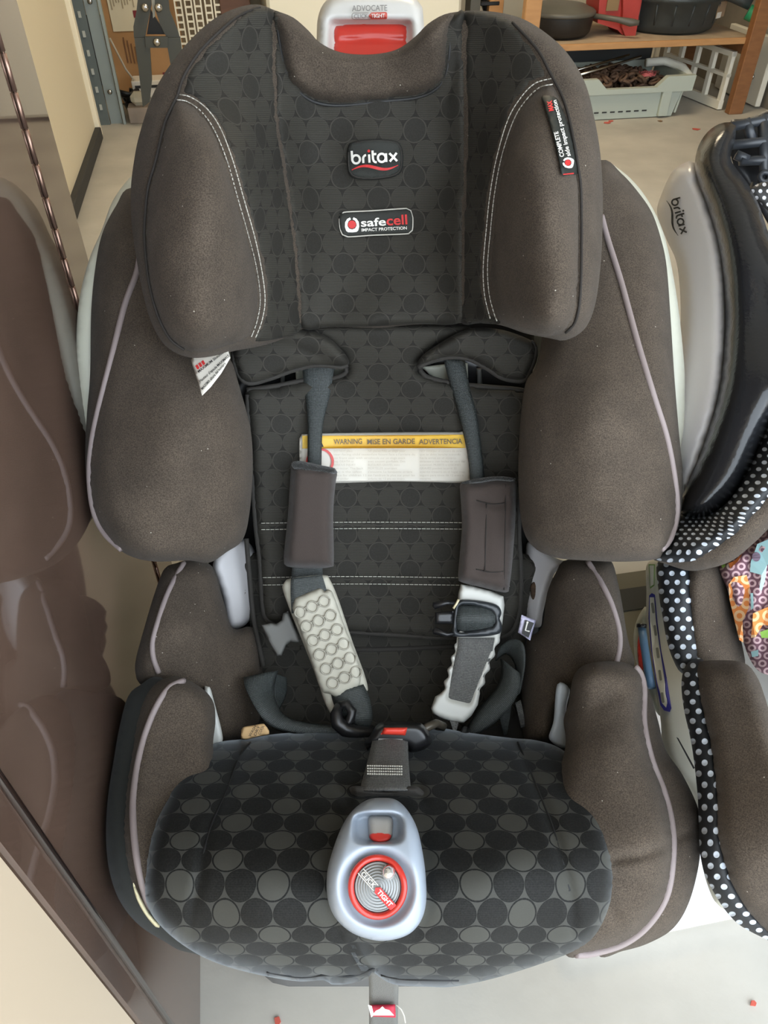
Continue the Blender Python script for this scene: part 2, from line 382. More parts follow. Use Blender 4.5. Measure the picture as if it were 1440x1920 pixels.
def text_data(s, bold=0.0, shear=0):
    c = bpy.data.curves.new('lettering', 'FONT'); c.body = s; c.offset = bold; c.resolution_u = 3; c.shear = shear
    o = bpy.data.objects.new('lettering', c); col.objects.link(o)
    dg = bpy.context.evaluated_depsgraph_get(); me = bpy.data.meshes.new_from_object(o.evaluated_get(dg))
    v = np.array([tuple(x.co)[:2] for x in me.vertices]).reshape(-1, 2); f = [tuple(p.vertices) for p in me.polygons]
    bpy.data.objects.remove(o); bpy.data.curves.remove(c); bpy.data.meshes.remove(me); return v, f
def text_on(items, surf, parent, off=.0012, name='lettering', label=None, conv=None):
    """items: (string, p0, p1, height_px, material, bold) baseline p0 -> p1"""
    V, Fc, mi, ms = [], [], [], []
    for it in items:
        s, p0, p1, h, m, bold = it[:6]; v, f = text_data(s, bold)
        if not len(v): continue
        p0, p1 = np.array(p0, float), np.array(p1, float); ax = p1-p0; up = np.array([ax[1], -ax[0]])/np.linalg.norm(ax)
        if len(it) > 6: up = np.array(it[6], float)
        x = (v[:, 0]-v[:, 0].min())/(v[:, 0].max()-v[:, 0].min()+1e-9); y = v[:, 1]/.70
        q = p0+x[:, None]*ax+y[:, None]*up*h; b0 = len(V)
        d = surf(q[:, 0], q[:, 1])-off; V += [conv(a, b, e) if conv else P(a, b, e) for (a, b), e in zip(q, d)]
        if m not in ms: ms.append(m)
        for t in f: Fc.append(tuple(b0+i for i in t)); mi.append(ms.index(m))
    return link(name, mesh(name, V, Fc, ms, mi), parent, label, smooth=False)
def shapes_on(items, surf, parent, off=.001, name='print', label=None, step=6, conv=None):
    def strip(o, m):
        h = len(o)//2; return o[:h], o[h:][::-1]
    """flat print: (outline px, material), filled polygons laid on a surface"""
    V, Fc, mi, ms = [], [], [], []
    for n_, (o, m) in enumerate(items):
        b0 = len(V)
        if isinstance(o, Strip):
            A_, B_ = strip(list(o), m); q = np.array([tuple(p) for p in A_+B_], float); h = len(A_); fs = [(i, i+1, h+i+1, h+i) for i in range(h-1)]
        else:
            o = np.array(o, float); g = []
            mn, mx = o.min(0), o.max(0)
            if (mx-mn).max() > 2*step:
                gg = np.array([(x, y) for x in np.arange(mn[0]+step/2, mx[0], step) for y in np.arange(mn[1]+step/2, mx[1], step)])
                if len(gg): gg = gg[inside(gg, o)]; g = [Vector(t) for t in gg[segdist(gg, o) > step*.3]] if len(gg) else []
            vs, es, fs, *_ = delaunay_2d_cdt([Vector(p) for p in o]+g, [(i, (i+1) % len(o)) for i in range(len(o))], [], 1, 1e-5)
            q = np.array([tuple(v) for v in vs])
        d = surf(q[:, 0], q[:, 1])-off-n_*.0004
        V += [conv(a, b, e) if conv else P(a, b, e) for (a, b), e in zip(q, d)]
        if m not in ms: ms.append(m)
        for f in fs: Fc.append(tuple(b0+i for i in f)); mi.append(ms.index(m))
    return link(name, mesh(name, V, Fc, ms, mi), parent, label, smooth=False)
class Strip(list): pass
def stroke(pl, w_):             # polyline -> band
    c = np.array(pl, float); t = np.gradient(c, axis=0); t /= np.linalg.norm(t, axis=1)[:, None]+1e-9; n = np.stack([-t[:, 1], t[:, 0]], -1)
    ww = w_ if np.ndim(w_) else np.full(len(c), w_); return Strip(list(c+n*ww[:, None]/2)+list((c-n*ww[:, None]/2)[::-1]))
def circ(cx, cy, rx, ry=None, n=28, a0=0, a1=360):
    ry = ry or rx; full = abs(a1-a0) >= 360; k = n if full else n+1
    return [(cx+rx*math.cos(math.radians(a0+(a1-a0)*i/n)), cy+ry*math.sin(math.radians(a0+(a1-a0)*i/n))) for i in range(k)]
def rrect(cx, cy, w_, h_, r, ang=0, n=5):
    o = []; a = math.radians(ang)
    for sx, sy, s in ((1, 1, 0), (-1, 1, 90), (-1, -1, 180), (1, -1, 270)):
        for i in range(n+1):
            t = math.radians(s+90*i/n); x = sx*(w_/2-r)+r*math.cos(t); y = sy*(h_/2-r)+r*math.sin(t); o.append((cx+x*math.cos(a)-y*math.sin(a), cy+x*math.sin(a)+y*math.cos(a)))
    return o
def wordmark(p0, p1, h, mw, mr):
    """six rounded stroke letters b r i t a x with a wave below; returns print items"""
    p0, p1 = np.array(p0, float), np.array(p1, float); ax = p1-p0; up = np.array([ax[1], -ax[0]])/np.linalg.norm(ax)*h
    T = 6.05; f = lambda pl: [tuple(p0+ax*(x/T)+up*y) for x, y in pl]; W = .27*h
    A = lambda cx, cy, r, a0, a1: circ(cx, cy, r, r, 20, a0, a1)
    S = [([(.13, 1.55), (.13, 1.0), (.13, .5)], mw), (A(.63, .5, .5, 0, 340)+[(1.13, .45), (1.13, .5)], mw),
         ([(1.55, 0), (1.55, .55)]+A(2.0, .5, .45, 180, 95), mw),
         ([(2.35, 0), (2.35, 1.0)], mw), ([(2.83, 1.45), (2.83, .9), (2.83, .45)]+A(3.2, .42, .37, 180, 95)[::1] if 0 else [(2.83, 1.45), (2.83, .9), (2.83, .45), (2.9, .2), (3.05, .05), (3.3, 0)], mw), ([(2.83, 1.0), (3.3, 1.0)], mw),
         (A(3.98, .5, .5, 0, 340)+[(4.48, .45), (4.48, .5)], mw), ([(4.55, 1.02), (4.55, .5), (4.55, -.02)], mw),
         ([(5.0, 1), (5.5, .5), (5.95, 0)], mw), ([(5.0, 0), (5.5, .5), (5.95, 1)], mw)]
    out = [(stroke(f(pl), W), m) for pl, m in S]
    c = f([(2.35, 1.42)])[0]; out.append((circ(c[0], c[1], .17*h), mr))
    t = np.linspace(0, 1, 24); wv = [(x*6.05, -.75+.33*math.sin(x*2*math.pi)*(-1 if 0 else 1)+(.25*x)) for x in t]; out.append((stroke(f(wv), .36*h*np.clip(np.sin(t*math.pi), .15, 1)**.7), mr))
    return out
def box(name, c, s, m, parent=None, rot=True, bev=.003, label=None, kind=None, tilt=None):
    """room-frame box, centre c, size s"""
    bm = bmesh.new(); bmesh.ops.create_cube(bm, size=1); bmesh.ops.scale(bm, vec=s, verts=bm.verts)
    if bev and min(s) > bev*2.5: bmesh.ops.bevel(bm, geom=bm.edges[:], offset=bev, segments=1, affect='EDGES')
    M_ = Matrix.Translation(RM(*c) if rot else Vector(c))@(ROT if rot else Matrix())@(tilt or Matrix()); bm.transform(M_)
    me = bpy.data.meshes.new(name); bm.to_mesh(me); bm.free(); me.materials.append(m)
    return link(name, me, parent, label, smooth=False, kind=kind)
def lathe(name, prof, c, m, parent=None, n=40, label=None, sx=1, sy=1, tilt=None, smooth=True):
    V, Fc = [], []
    for r, z in prof:
        for k in range(n): a = k*2*math.pi/n; V.append(Vector((r*math.cos(a)*sx, r*math.sin(a)*sy, z)))
    for i in range(len(prof)-1):
        for k in range(n): Fc.append((i*n+k, i*n+(k+1) % n, (i+1)*n+(k+1) % n, (i+1)*n+k))
    Fc += [tuple(range(n))[::-1], tuple((len(prof)-1)*n+k for k in range(n))]
    M_ = Matrix.Translation(RM(*c))@ROT@(tilt or Matrix()); V = [M_@v for v in V]
    return link(name, mesh(name, V, Fc, m), parent, label, smooth=smooth)
def rtube(name, pts, r, m, parent=None, label=None, n=8, closed=False): return tube3(name, [RM(*p) for p in pts], r, m, parent, n, closed, label)

#@@STRUCTURE
# ------------------------------------------------------------------ setting
def struct(o, label=None): o['kind'] = 'structure'; return o
concrete = mat('concrete', (.42, .395, .345), .7, bump=.25, bscale=60, mott=.12, mscale=5)
wallp = mat('wall_paint', (.62, .57, .45), .85, bump=.1, bscale=80)
struct(box('floor', (.6, 2.2, -.05), (4.2, 6.0, .1), concrete, bev=0))
struct(box('driveway', (.6, -6.3, -.06), (14, 11.0, .1), mat('driveway_concrete', (.55, .53, .5), .9, mott=.1), bev=0))
struct(box('wall_back', (.6, 5.12, 1.3), (4.2, .1, 2.6), wallp, bev=0))
struct(box('wall_left', (-1.45, 2.4, 1.3), (.1, 5.6, 2.6), wallp, bev=0))
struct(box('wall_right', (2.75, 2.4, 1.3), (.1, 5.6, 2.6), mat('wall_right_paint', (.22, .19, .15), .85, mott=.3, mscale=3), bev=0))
struct(box('ceiling', (.6, 2.4, 2.65), (4.2, 5.6, .1), mat('ceiling_paint', (.75, .72, .64), .9), bev=0))
struct(box('wall_front', (.6, -.45, 2.45), (4.2, .1, .36), wallp, bev=0))
struct(box('baseboard_back', (.6, 5.055, .05), (4.1, .03, .1), wallp))
lampb = thing('ceiling_lamp', RM(.9, 3.0, 2.6), 'flush white square lamp on the garage ceiling', 'lamp')
box('housing', (.9, 3.0, 2.52), (.95, .95, .14), white_pl, lampb)

# glossy brown cabinet at the left
brown = mat('brown_lacquer', (.105, .066, .049), .035, coat=.1, ior=1.62, mott=.25, mscale=6)
brown_e = mat('brown_lacquer_edge', (.022, .012, .009), .12, coat=.5)
CX = -.172
cab = thing('cabinet', RM(CX-.3, .5, 0), 'tall glossy dark brown cabinet mirroring the car seat on its left', 'cabinet')
box('door', (CX-.26, (.706+.2105)/2, 1.0), (.52, .706-.2105, 2.0), brown, cab, bev=.002, label='glossy brown door that mirrors the car seat')
box('side_panel', (CX-.261, .764, 1.0), (.52, .106, 2.0), brown, cab, bev=.002)
hg = tube3('piano_hinge', [RM(CX+.001, .710, .02), RM(CX+.001, .710, 1.98)], .0012, mat('hinge_bronze', (.20, .12, .09), .3, metal=.9), cab)
kn = None
for i in range(66):
    z = .05+i*.0275
    if kn is None: kn = tube3('knuckle', [RM(CX+.001, .710, z+.0008), RM(CX+.001, .710, z+.0268)], .0021, mat('hinge_bronze_knuckle', (.40, .25, .19), .35, metal=.8), hg, n=10)
    else: o = kn.copy(); col.objects.link(o); o.location = (0, 0, z-.05)
tube3('edge_strip', [RM(CX+.001, .239, .0), RM(CX+.001, .239, 2.0)], .0030, brown_e, cab, n=18, label='rounded dark vertical edge strip')
struct(box('trim_1', (CX-.150, -.090, 1.2), (.3, .60, 2.4), mat('jamb_paint', (.60, .49, .36), .6), bev=.004))

# white box under the neighbour seat
bx = onZ(1077, 1788, .0); r0 = toR(bx)
tb = box('storage_box', (r0.x+.52, r0.y+.18, .0155), (1.08, .36, .031), mat('bright_white', (.85, .86, .88), .45), bev=.008)
tagp(tb, 'low bright white box the second car seat stands on', 'box')

# ------------------------------------------------------------------ background, left
cpaint = mat('cream_paint', (.72, .64, .47), .5)
wd = thing('door_slab', RM(-.67, 3.2, 0), 'cream white door slab standing on edge behind the brown cabinet', 'door')
box('panel', (-.69, 3.13, 1.0), (.10, 1.55, 1.96), cpaint, wd, bev=.004)
box('edge_trim', (-.655, 3.93, 1.0), (.07, .05, 1.98), mat('edge_paint', (.86, .80, .64), .5), wd)
box('sill_strip', (-.64, 3.13, .03), (.05, 1.55, .05), mat('dark_rubber', (.03, .03, .03), .7), wd)
steel = mat('galvanised', (.36, .42, .42), .4, metal=.5)
up = thing('steel_upright', RM(-.62, 4.15, 0), 'galvanised slotted steel post beside the cream door slab', 'post')
box('web', (-.63, 4.15, 1.0), (.05, .008, 2.0), mat('galvanised_dark', (.16, .19, .19), .5, metal=.4), up, bev=0)
box('flange', (-.575, 4.17, 1.0), (.055, .012, 2.0), steel, up, bev=0)
box('lip', (-.535, 4.155, 1.0), (.012, .03, 2.0), steel, up, bev=0)
slot = None
for i in range(24):
    s_ = box('slot', (-.63, 4.143, .08+i*.075), (.012, .006, .024), mat('slot_light', (.5, .52, .48), .5), up, bev=0) if slot is None else slot.copy()
    if slot is None: slot = s_
    else: col.objects.link(s_); s_.location = (0, 0, i*.075)
for z in (.14, .5): lathe('bolt', [(.011, 0), (.011, .006), (.004, .009)], (-.575, 4.158, z), chrome, up, n=10, tilt=Matrix.Rotation(math.pi/2, 4, 'X'))
# black hose reel end and cord by the post
hs = thing('tie_down_strap', RM(-.52, 4.3, 0), 'tangled black strap with grey cord at the foot of the steel post', 'strap')
for k in range(5):
    pts = [(-.53+.035*math.sin(k+t*1.3)+.012*t, 4.28+.03*math.cos(2*k+t), .03+.02*k+.012*math.sin(3*t+k)) for t in range(6)]
    rtube('loop', pts, .011, blk, hs)
rtube('cord', [(-.545, 4.33, .33), (-.50, 4.32, .2), (-.45, 4.31, .12), (-.40, 4.3, .07)], .005, mat('cord_grey', (.45, .42, .36), .7), hs)
dk = box('dark_board', (-.66, 4.97, .16), (.20, .03, .34), mat('dark_grey_board', (.06, .06, .055), .8)); tagp(dk, 'dark grey board leaning at the back wall beside the cardboard box', 'board')
cb = thing('cardboard_box', RM(-.4, 4.6, 0), 'tall brown cardboard box with a white shipping label', 'box')
card = mat('cardboard', (.42, .235, .105), .85, mott=.08, mscale=9)
tl = Matrix.Rotation(math.radians(2), 4, 'Y')
box('carton', (-.40, 4.60, .60), (.37, .22, 1.18), card, cb, bev=.004)
box('shipping_label', (-.468, 4.487, .54), (.145, .003, .42), mat('paper_label', (.74, .68, .52), .7), cb, bev=0)
for k in range(9): box('print_line', (-.525+.013*k, 4.484, .50+.004*(k % 3)), (.006, .002, .16-.02*(k % 4)), mat('faint_print', (.42, .36, .25), .7), cb, bev=0)
box('red_mark', (-.42, 4.484, .40), (.02, .002, .03), mat('dark_red_print', (.22, .03, .04), .7), cb, bev=0)
for k in range(6): box('print_line', (-.50+.016*k, 4.487, .25-.008*k), (.006, .002, .11-.012*k), mat('carton_print', (.20, .10, .05), .8), cb, bev=0)
box('red_mark', (-.31, 4.487, .13), (.06, .002, .03), mat('dark_red_print', (.22, .03, .04), .7), cb, bev=0)
sb = thing('carton', RM(-.39, 4.35, 0), 'small white carton with a dark stripe behind the black tool', 'box')
box('body', (-.395, 4.36, .075), (.18, .12, .15), label_w, sb)
box('stripe', (-.395, 4.298, .125), (.15, .003, .012), blkprint, sb, bev=0)
br = thing('paver_block', RM(-.40, 4.2, 0), 'grey brick wrapped in crumpled plastic by the black tool', 'brick')
box('block', (-.44, 4.19, .035), (.14, .10, .07), mat('paver', (.30, .24, .19), .8, mott=.2), br)
box('wrap', (-.45, 4.19, .10), (.08, .06, .06), mat('crumpled_plastic', (.62, .58, .46), .25, bump=1, bscale=40), br, bev=.02)
# black steel puller / clamp tool in front of the carton
tool = thing('pipe_stand', RM(-.26, 4.05, 0), 'black folding steel tool stand with bolted jaws by the carton', 'tool')
tm = mat('tool_black', (.055, .058, .05), .45)
def plate(name, pts, y, th, m, parent, label=None):
    V = [RM(x, y, z) for x, z in pts]+[RM(x, y+th, z) for x, z in pts]; n = len(pts)
    Fc = [tuple(range(n)), tuple(range(n, 2*n))[::-1]]+[(i, i+n, (i+1) % n+n, (i+1) % n) for i in range(n)]
    return link(name, mesh(name, V, Fc, m), parent, label, smooth=False)
TY = 4.06
def tp(px, py): v = onY(px, py, TY); return (v.x, v.z)
plate('jaw', [tp(*p) for p in ((262, -40), (281, -40), (284, 10), (272, 70), (251, 70), (250, 50), (256, 20))], TY, .02, tm, tool)
plate('jaw', [tp(*p) for p in ((291, -40), (312, -40), (318, 20), (334, 60), (338, 75), (313, 72), (300, 45), (290, 15))], TY, .02, tm, tool)
plate('leg', [tp(*p) for p in ((252, 70), (280, 70), (285, 150), (281, 190), (268, 200), (260, 130))], TY-.01, .03, tm, tool)
plate('leg', [tp(*p) for p in ((311, 70), (338, 70), (348, 150), (350, 220), (338, 220), (325, 150))], TY-.01, .03, tm, tool)
plate('cross_plate', [tp(*p) for p in ((272, 67), (315, 67), (315, 88), (274, 88))], TY-.02, .012, tm, tool)
plate('inner_plate', [tp(*p) for p in ((282, 20), (289, 32), (312, 66), (275, 66))], TY+.02, .02, blk, tool)
plate('screw_rod', [tp(*p) for p in ((281, -40), (289, -40), (291, 30), (287, 34))], TY-.005, .01, mat('rod_grey', (.3, .3, .26), .5, metal=.5), tool)
for (a, b) in ((272, 14), (297, 14), (294, 79)):
    v = onY(a, b, TY-.02); lathe('bolt', [(.017, 0), (.017, .008), (.008, .014)], (v.x, v.y, v.z), chrome, tool, n=12, tilt=Matrix.Rotation(math.pi/2, 4, 'X'))
# white lattice panels leaning behind
lat = thing('lattice_rack', RM(.1, 4.5, 0), 'stack of white plastic lattice panels behind the headrest', 'rack')
lw = mat('lattice_white', (.75, .70, .56), .5)
for k, dx in enumerate((0, .048, .093, .143, .188)):
    for q_ in (0, .030): box('rail', (-.222+dx+q_, 4.42+.012*k, .62), (.007, .012, 1.2), lw, lat, bev=0)
    rr_ = [box('rung', (-.207+dx, 4.42+.012*k, .10+j*.030), (.030, .010, .008), lw, lat, bev=0) for j in range(1)][0]
    for j in range(1, 37): o = rr_.copy(); col.objects.link(o); o.location = (0, 0, j*.030)
box('backing', (-.11, 4.50, .6), (.21, .015, 1.15), mat('rack_back', (.25, .19, .12), .8), lat, bev=0)
wk = box('wooden_post', (.065, 4.50, .75), (.15, .08, 1.5), wood_mat('wood_dark', (.07, .03, .015), (.14, .06, .03)), bev=.004); tagp(wk, 'dark brown wooden post between lattice rack and freezer', 'post')
# freezer behind the handle
fz0, fz1 = onY(500, 10, 4.25), onY(866, 10, 4.25)
fr = thing('chest_freezer', RM((fz0.x+fz1.x)/2, 4.6, 0), 'large cream white appliance standing behind the car seat', 'appliance')
box('body', ((fz0.x+fz1.x)/2, 4.58, .62), (fz1.x-fz0.x, .66, 1.2), mat('enamel_cream', (.80, .76, .62), .35), fr, bev=.015)
for sx in (-1, 1):
    for sy in (-1, 1): box('foot', ((fz0.x+fz1.x)/2+sx*.45, 4.58+sy*.26, .012), (.05, .05, .024), blk, fr)
# black caster piece
v = onY(915, 8, 4.3)
cs = thing('equipment_frame', RM(v.x, 4.3, 0), 'black plastic wheeled frame between the freezer and the shelf', 'frame')
box('column', (1.245, 4.35, .30), (.05, .10, .60), mat('frame_grey', (.10, .10, .09), .6), cs, bev=.02)
for k in range(4): box('rib', (1.325, 4.33, v.z-.10+.05*k), (.10, .03, .018), blk, cs)
rtube('wheel', [(1.36+.045*math.cos(t*.5), 4.40, v.z+.02+.07*math.sin(t*.5)) for t in range(13)], .018, blk, cs, closed=False)

# ------------------------------------------------------------------ background, right: shelf
wo = wood_mat('wood_shelf', (.36, .17, .06), (.58, .32, .13)); wp_ = wood_mat('wood_post', (.16, .065, .025), (.32, .14, .05), 5)
sh = thing('wooden_shelf', RM(1.95, 4.1, 0), 'honey brown wooden shelf rack holding pots, red can and drain pan', 'shelf')
SX0, SX1, SY0, SY1 = 1.33, 2.50, 3.82, 4.36
wtop = mat('shelf_top_dusty', (.40, .30, .20), .8, mott=.12, mscale=12)
box('board', ((SX0+SX1)/2, (SY0+SY1)/2, .317), (SX1-SX0, SY1-SY0, .022), wtop, sh, bev=.002)
box('front_rail', ((SX0+SX1)/2, SY0-.008, .315), (SX1-SX0, .018, .026), wo, sh, bev=.002)
for x in (SX0+.03, SX1-.005):
    for y in (SY0-.03, SY1-.02): box('post', (x, y, .70), (.075, .045, 1.4), wp_ if x > 2 else wo, sh, bev=.003)
box('side_rail', (SX1-.02, (SY0+SY1)/2, .28), (.03, SY1-SY0, .05), wp_, sh)
# cast iron pan
pc = onZ(1062, 50, .30); pr_ = toR(pc)
iron = mat('cast_iron', (.016, .014, .012), .5, bump=.3, bscale=200); lidm = mat('iron_lid', (.10, .095, .078), .45, bump=.15, bscale=200)
pan = thing('iron_pot', RM(pr_.x, pr_.y, .30), 'black cast iron skillet pot with a dull grey lid and handle', 'pot')
PX_, PY_ = 1.585, 4.03
lathe('pot_body', [(.0, 0), (.135, 0), (.155, .02), (.165, .085), (.165, .088)], (PX_, PY_, .329), iron, pan)
lathe('lid', [(.170, 0), (.172, .012), (.162, .020), (.152, .022), (.12, .036), (.03, .040), (.02, .04)], (PX_, PY_, .418), lidm, pan)
rtube('handle', [(PX_+.14, PY_-.08, .415), (PX_+.24, PY_-.13, .405), (PX_+.30, PY_-.155, .395), (PX_+.335, PY_-.17, .395)], [.011, .012, .017, .010], lidm, pan)
# red fuel can
rp = toR(onZ(1158, 62, .30)); 
can = thing('fuel_can', RM(rp.x, rp.y+.06, .30), 'red plastic fuel can standing on the wooden shelf', 'can')
cx_, cy_ = 1.905, 4.02
cm = mat('can_red', (.42, .045, .035), .4, mott=.12, mscale=10)
V = []
prof = [(-.10, .0), (-.115, .02), (-.13, .12), (-.15, .24), (-.14, .38), (.13, .38), (.12, .24), (.09, .12), (.085, .02), (.07, .0)]
def tq(px, py): v_ = onY(px, py, 3.96); return (v_.x, v_.z)
plate('tank', [tq(*p) for p in ((1128, -40), (1124, 20), (1122, 44), (1140, 50), (1160, 57), (1170, 68), (1180, 72), (1190, 68), (1196, 45), (1203, 15), (1212, -40))], 3.97, .16, cm, can)
plate('front_rib', [tq(*p) for p in ((1166, -40), (1166, 20), (1164, 50), (1170, 66), (1180, 72), (1189, 66), (1194, 40), (1198, 0), (1200, -40))], 3.945, .05, cm, can)
box('badge', (1.82, 3.965, .46), (.06, .006, .06), mat('badge_brown', (.25, .16, .07), .5), can)
# drain pan (round black)
dp = toR(onZ(1290, 74, .30))
dr = thing('drain_pan', RM(dp.x, dp.y+.2, .30), 'wide round black plastic drain pan on the shelf', 'pan')
DX, DY = 2.19, 4.12
dm = mat('drain_plastic', (.035, .042, .042), .4, mott=.15, mscale=20)
lathe('tub', [(0, 0), (.205, 0), (.225, .012), (.235, .04), (.252, .13), (.265, .135), (.265, .155), (.24, .16), (.0, .14)], (DX, DY, .329), dm, dr, n=56)
for k in range(7):
    a = math.radians(-150+k*20); rtube('rib', [(DX+.233*math.cos(a), DY+.233*math.sin(a), .37), (DX+.250*math.cos(a), DY+.250*math.sin(a), .455)], .005, dm, dr)
box('price_tag', (2.375, 3.945, .425), (.075, .004, .065), mat('tag_brown', (.30, .20, .12), .6), dr, bev=0, tilt=Matrix.Rotation(math.radians(32), 4, 'Z'))
box('bar_label', (2.362, 3.935, .402), (.04, .004, .024), label_w, dr, bev=0, tilt=Matrix.Rotation(math.radians(32), 4, 'Z'))
hv = onY(1400, 20, 3.80)
ho = thing('spout_hose', RM(hv.x, hv.y, .3), 'black pouring hose with a green screw cap above the drain pan', 'hose')
rtube('tube', [(2.16, 4.05, .53), (2.30, 3.98, .51), (2.40, 3.90, .48), (2.47, 3.86, .455)], .026, dm, ho, n=14)
g0 = onY(1402, 22, 3.85); g1 = onY(1425, 33, 3.82)
rtube('cap', [g0, g1+Vector((.01, -.01, -.005))], .032, mat('green_cap', (.02, .22, .10), .35), ho, n=18)
# crate with rusty chain
gc = mat('crate_grey', (.42, .46, .40), .5)
C0, C1 = toR(onZ(1080, 224)), toR(onZ(1278, 224)); cy0 = 3.79
cr_ = thing('crate', RM((C0.x+C1.x)/2, cy0+.2, 0), 'light grey plastic crate full of rusty chain under the shelf', 'crate')
x0, x1, zt = C0.x-.10, C1.x, .185
def taper(name, x0, x1, y, z0, z1, th, fl, m, parent, cut=None):
    pts = [(x0+fl, z0), (x1-fl, z0), (x1, z1)]
    if cut: pts += [(cut[1], z1), (cut[1]-.05, z1-.045), (cut[0]+.05, z1-.045), (cut[0], z1)]
    pts += [(x0, z1)]; return plate(name, pts, y, th, m, parent)
taper('front_wall', x0, x1, cy0, .004, .13, .008, .03, gc, cr_)
taper('front_rim', x0-.02, x1+.045, cy0-.02, .118, zt, .03, .005, gc, cr_, cut=(x0+.16, x1-.10))
box('front_rib', (x1-.085, cy0-.008, .065), (.05, .02, .115), gc, cr_)
taper('rear_wall', x0, x1, cy0+.34, .004, zt, .008, .03, gc, cr_)
box('side_wall', (x1+.0, cy0+.17, .10), (.012, .34, .17), gc, cr_, tilt=Matrix.Rotation(math.radians(9), 4, 'Y'))
box('side_wall', (x0-.0, cy0+.17, .10), (.012, .34, .17), gc, cr_, tilt=Matrix.Rotation(math.radians(-9), 4, 'Y'))
box('bottom', ((x0+x1)/2, cy0+.17, .01), (x1-x0-.08, .32, .008), gc, cr_)
rtube('handle', [(x1-.12, cy0+.20, .20), (x1-.02, cy0+.20, .205), (x1+.04, cy0+.12, .19), (x1+.055, cy0+.03, .15)], .02, mat('handle_white', (.68, .67, .58), .5), cr_)
for k in range(9): box('slot', (x0+.10+.042*k, cy0-.001, .035), (.024, .003, .006), blkprint, cr_, bev=0)
rust = mat('rusty_iron', (.10, .055, .032), .8, bump=.6, bscale=150, mott=.35, mscale=30)
chn = thing('rusty_chain', RM((x0+x1)/2, cy0+.17, .02), 'heap of thick rusty brown chain inside the grey crate', 'chain')
lk = None
me_l = tube3('link', [Vector((.024*math.cos(t)*1.0, .016*math.sin(t)+(.0), 0)) for t in [i*math.pi/6 for i in range(12)]], .0075, rust, None, n=6, closed=True)
me_link = me_l.data; bpy.data.objects.remove(me_l)
random.seed(3)
for i in range(230):
    t = random.random(); s_ = random.random(); x = x0+.06+t*(x1-x0-.13); y = cy0+.03+s_*.27
    zz = .03+(.135-.05*abs(t-.45))*(1-.5*(max(0, t-.62)*3)**2*.5)*(.55+.45*random.random()) if i > 90 else .13+.035*math.sin(t*3)+.012*random.random()
    o = link('link', me_link, chn); o.matrix_parent_inverse = Matrix.Translation(-chn.location)
    o.matrix_world = Matrix.Translation(RM(x, y, zz))@Matrix.Rotation(random.uniform(-.9, .9), 4, 'X')@Matrix.Rotation(random.uniform(-.9, .9), 4, 'Y')@Matrix.Rotation(random.uniform(0, 6.3), 4, 'Z')
    o.matrix_basis = Matrix.Translation(RM(x, y, zz))@(Matrix.Rotation(random.uniform(-.9, .9), 4, 'X')@Matrix.Rotation(random.uniform(-.9, .9), 4, 'Y')@Matrix.Rotation(random.uniform(0, 6.3), 4, 'Z'))
st = thing('pink_string', RM(x1-.14, cy0+.1, .17), 'tangle of pink string on the rusty chain', 'string')
pk = mat('pink_cord', (.5, .12, .12), .8)
for k in range(5): rtube('strand', [(x1-.18+.03*math.cos(t*.9+k)+.006*t, cy0+.08+.03*math.sin(t+k), .178+.008*math.sin(2*t+k)) for t in range(8)], .0028, pk, st, n=6)
rods = thing('metal_rods', RM(x0+.1, cy0+.1, .19), 'thin silver metal rods lying across the crate', 'rod')
rtube('rod', [(x0+.03, cy0+.0, .196), (x1-.17, cy0+.17, .235)], .006, chrome, rods); rtube('rod', [(x0+.02, cy0+.06, .20), (x1-.22, cy0+.20, .238)], .006, chrome, rods)
dc = box('tool_case', (x1-.28, cy0+.44, .13), (.55, .14, .26), mat('case_black', (.03, .033, .033), .5), bev=.012); tagp(dc, 'black plastic case behind the grey crate', 'case')
# white plastic gate under the shelf at the right
gt = thing('plastic_grille', RM(2.45, 4.0, 0), 'white plastic grille panel under the right end of the shelf', 'grille')
lwh = mat('grille_white', (.78, .74, .62), .5)
ga, gb = Vector((SX1-.05, SY0+.03, 0)), Vector((SX1-.13, SY1+.02, 0))
dirg = (gb-ga)
def gbar(name, s0, s1, z0, z1, w_=.012):
    a = ga+dirg*s0; b = ga+dirg*s1; V = []
    for p in (a, b):
        for dx in (-w_, w_):
            for z in (z0, z1): V.append(RM(p.x+dx, p.y, z))
    Fc = [(0, 1, 3, 2), (4, 6, 7, 5), (0, 4, 5, 1), (2, 3, 7, 6), (1, 5, 7, 3), (0, 2, 6, 4)]
    return link(name, mesh(name, V, Fc, lwh), gt, smooth=False)
gbar('rail', 0, 1, .005, .045); gbar('rail', 0, 1, .15, .165); gbar('rail', 0, 1, .24, .262)
for k in range(5): gbar('bar', .24*k, .24*k+.05, .045, .262, .009)
gt2 = thing('plastic_grille', RM(2.4, 4.4, .3), 'white slatted plastic grille standing on the shelf behind the drain pan', 'grille')
for k in range(6): box('bar', (2.26+.04*k, 4.325, .48), (.014, .010, .30), lwh, gt2, bev=0)
box('rail', (2.36, 4.335, .34), (.26, .014, .02), lwh, gt2, bev=0)
wb = thing('white_tub', RM(2.62, 3.98, 0), 'white panel with a bolt to the right of the shelf post', 'panel')
box('panel', (2.655, 4.05, .16), (.03, .42, .30), lwh, wb)
lathe('bolt', [(.014, 0), (.014, .006), (.006, .01)], (2.637, 3.93, .13), chrome, wb, n=12, tilt=Matrix.Rotation(-math.pi/2, 4, 'Y'))
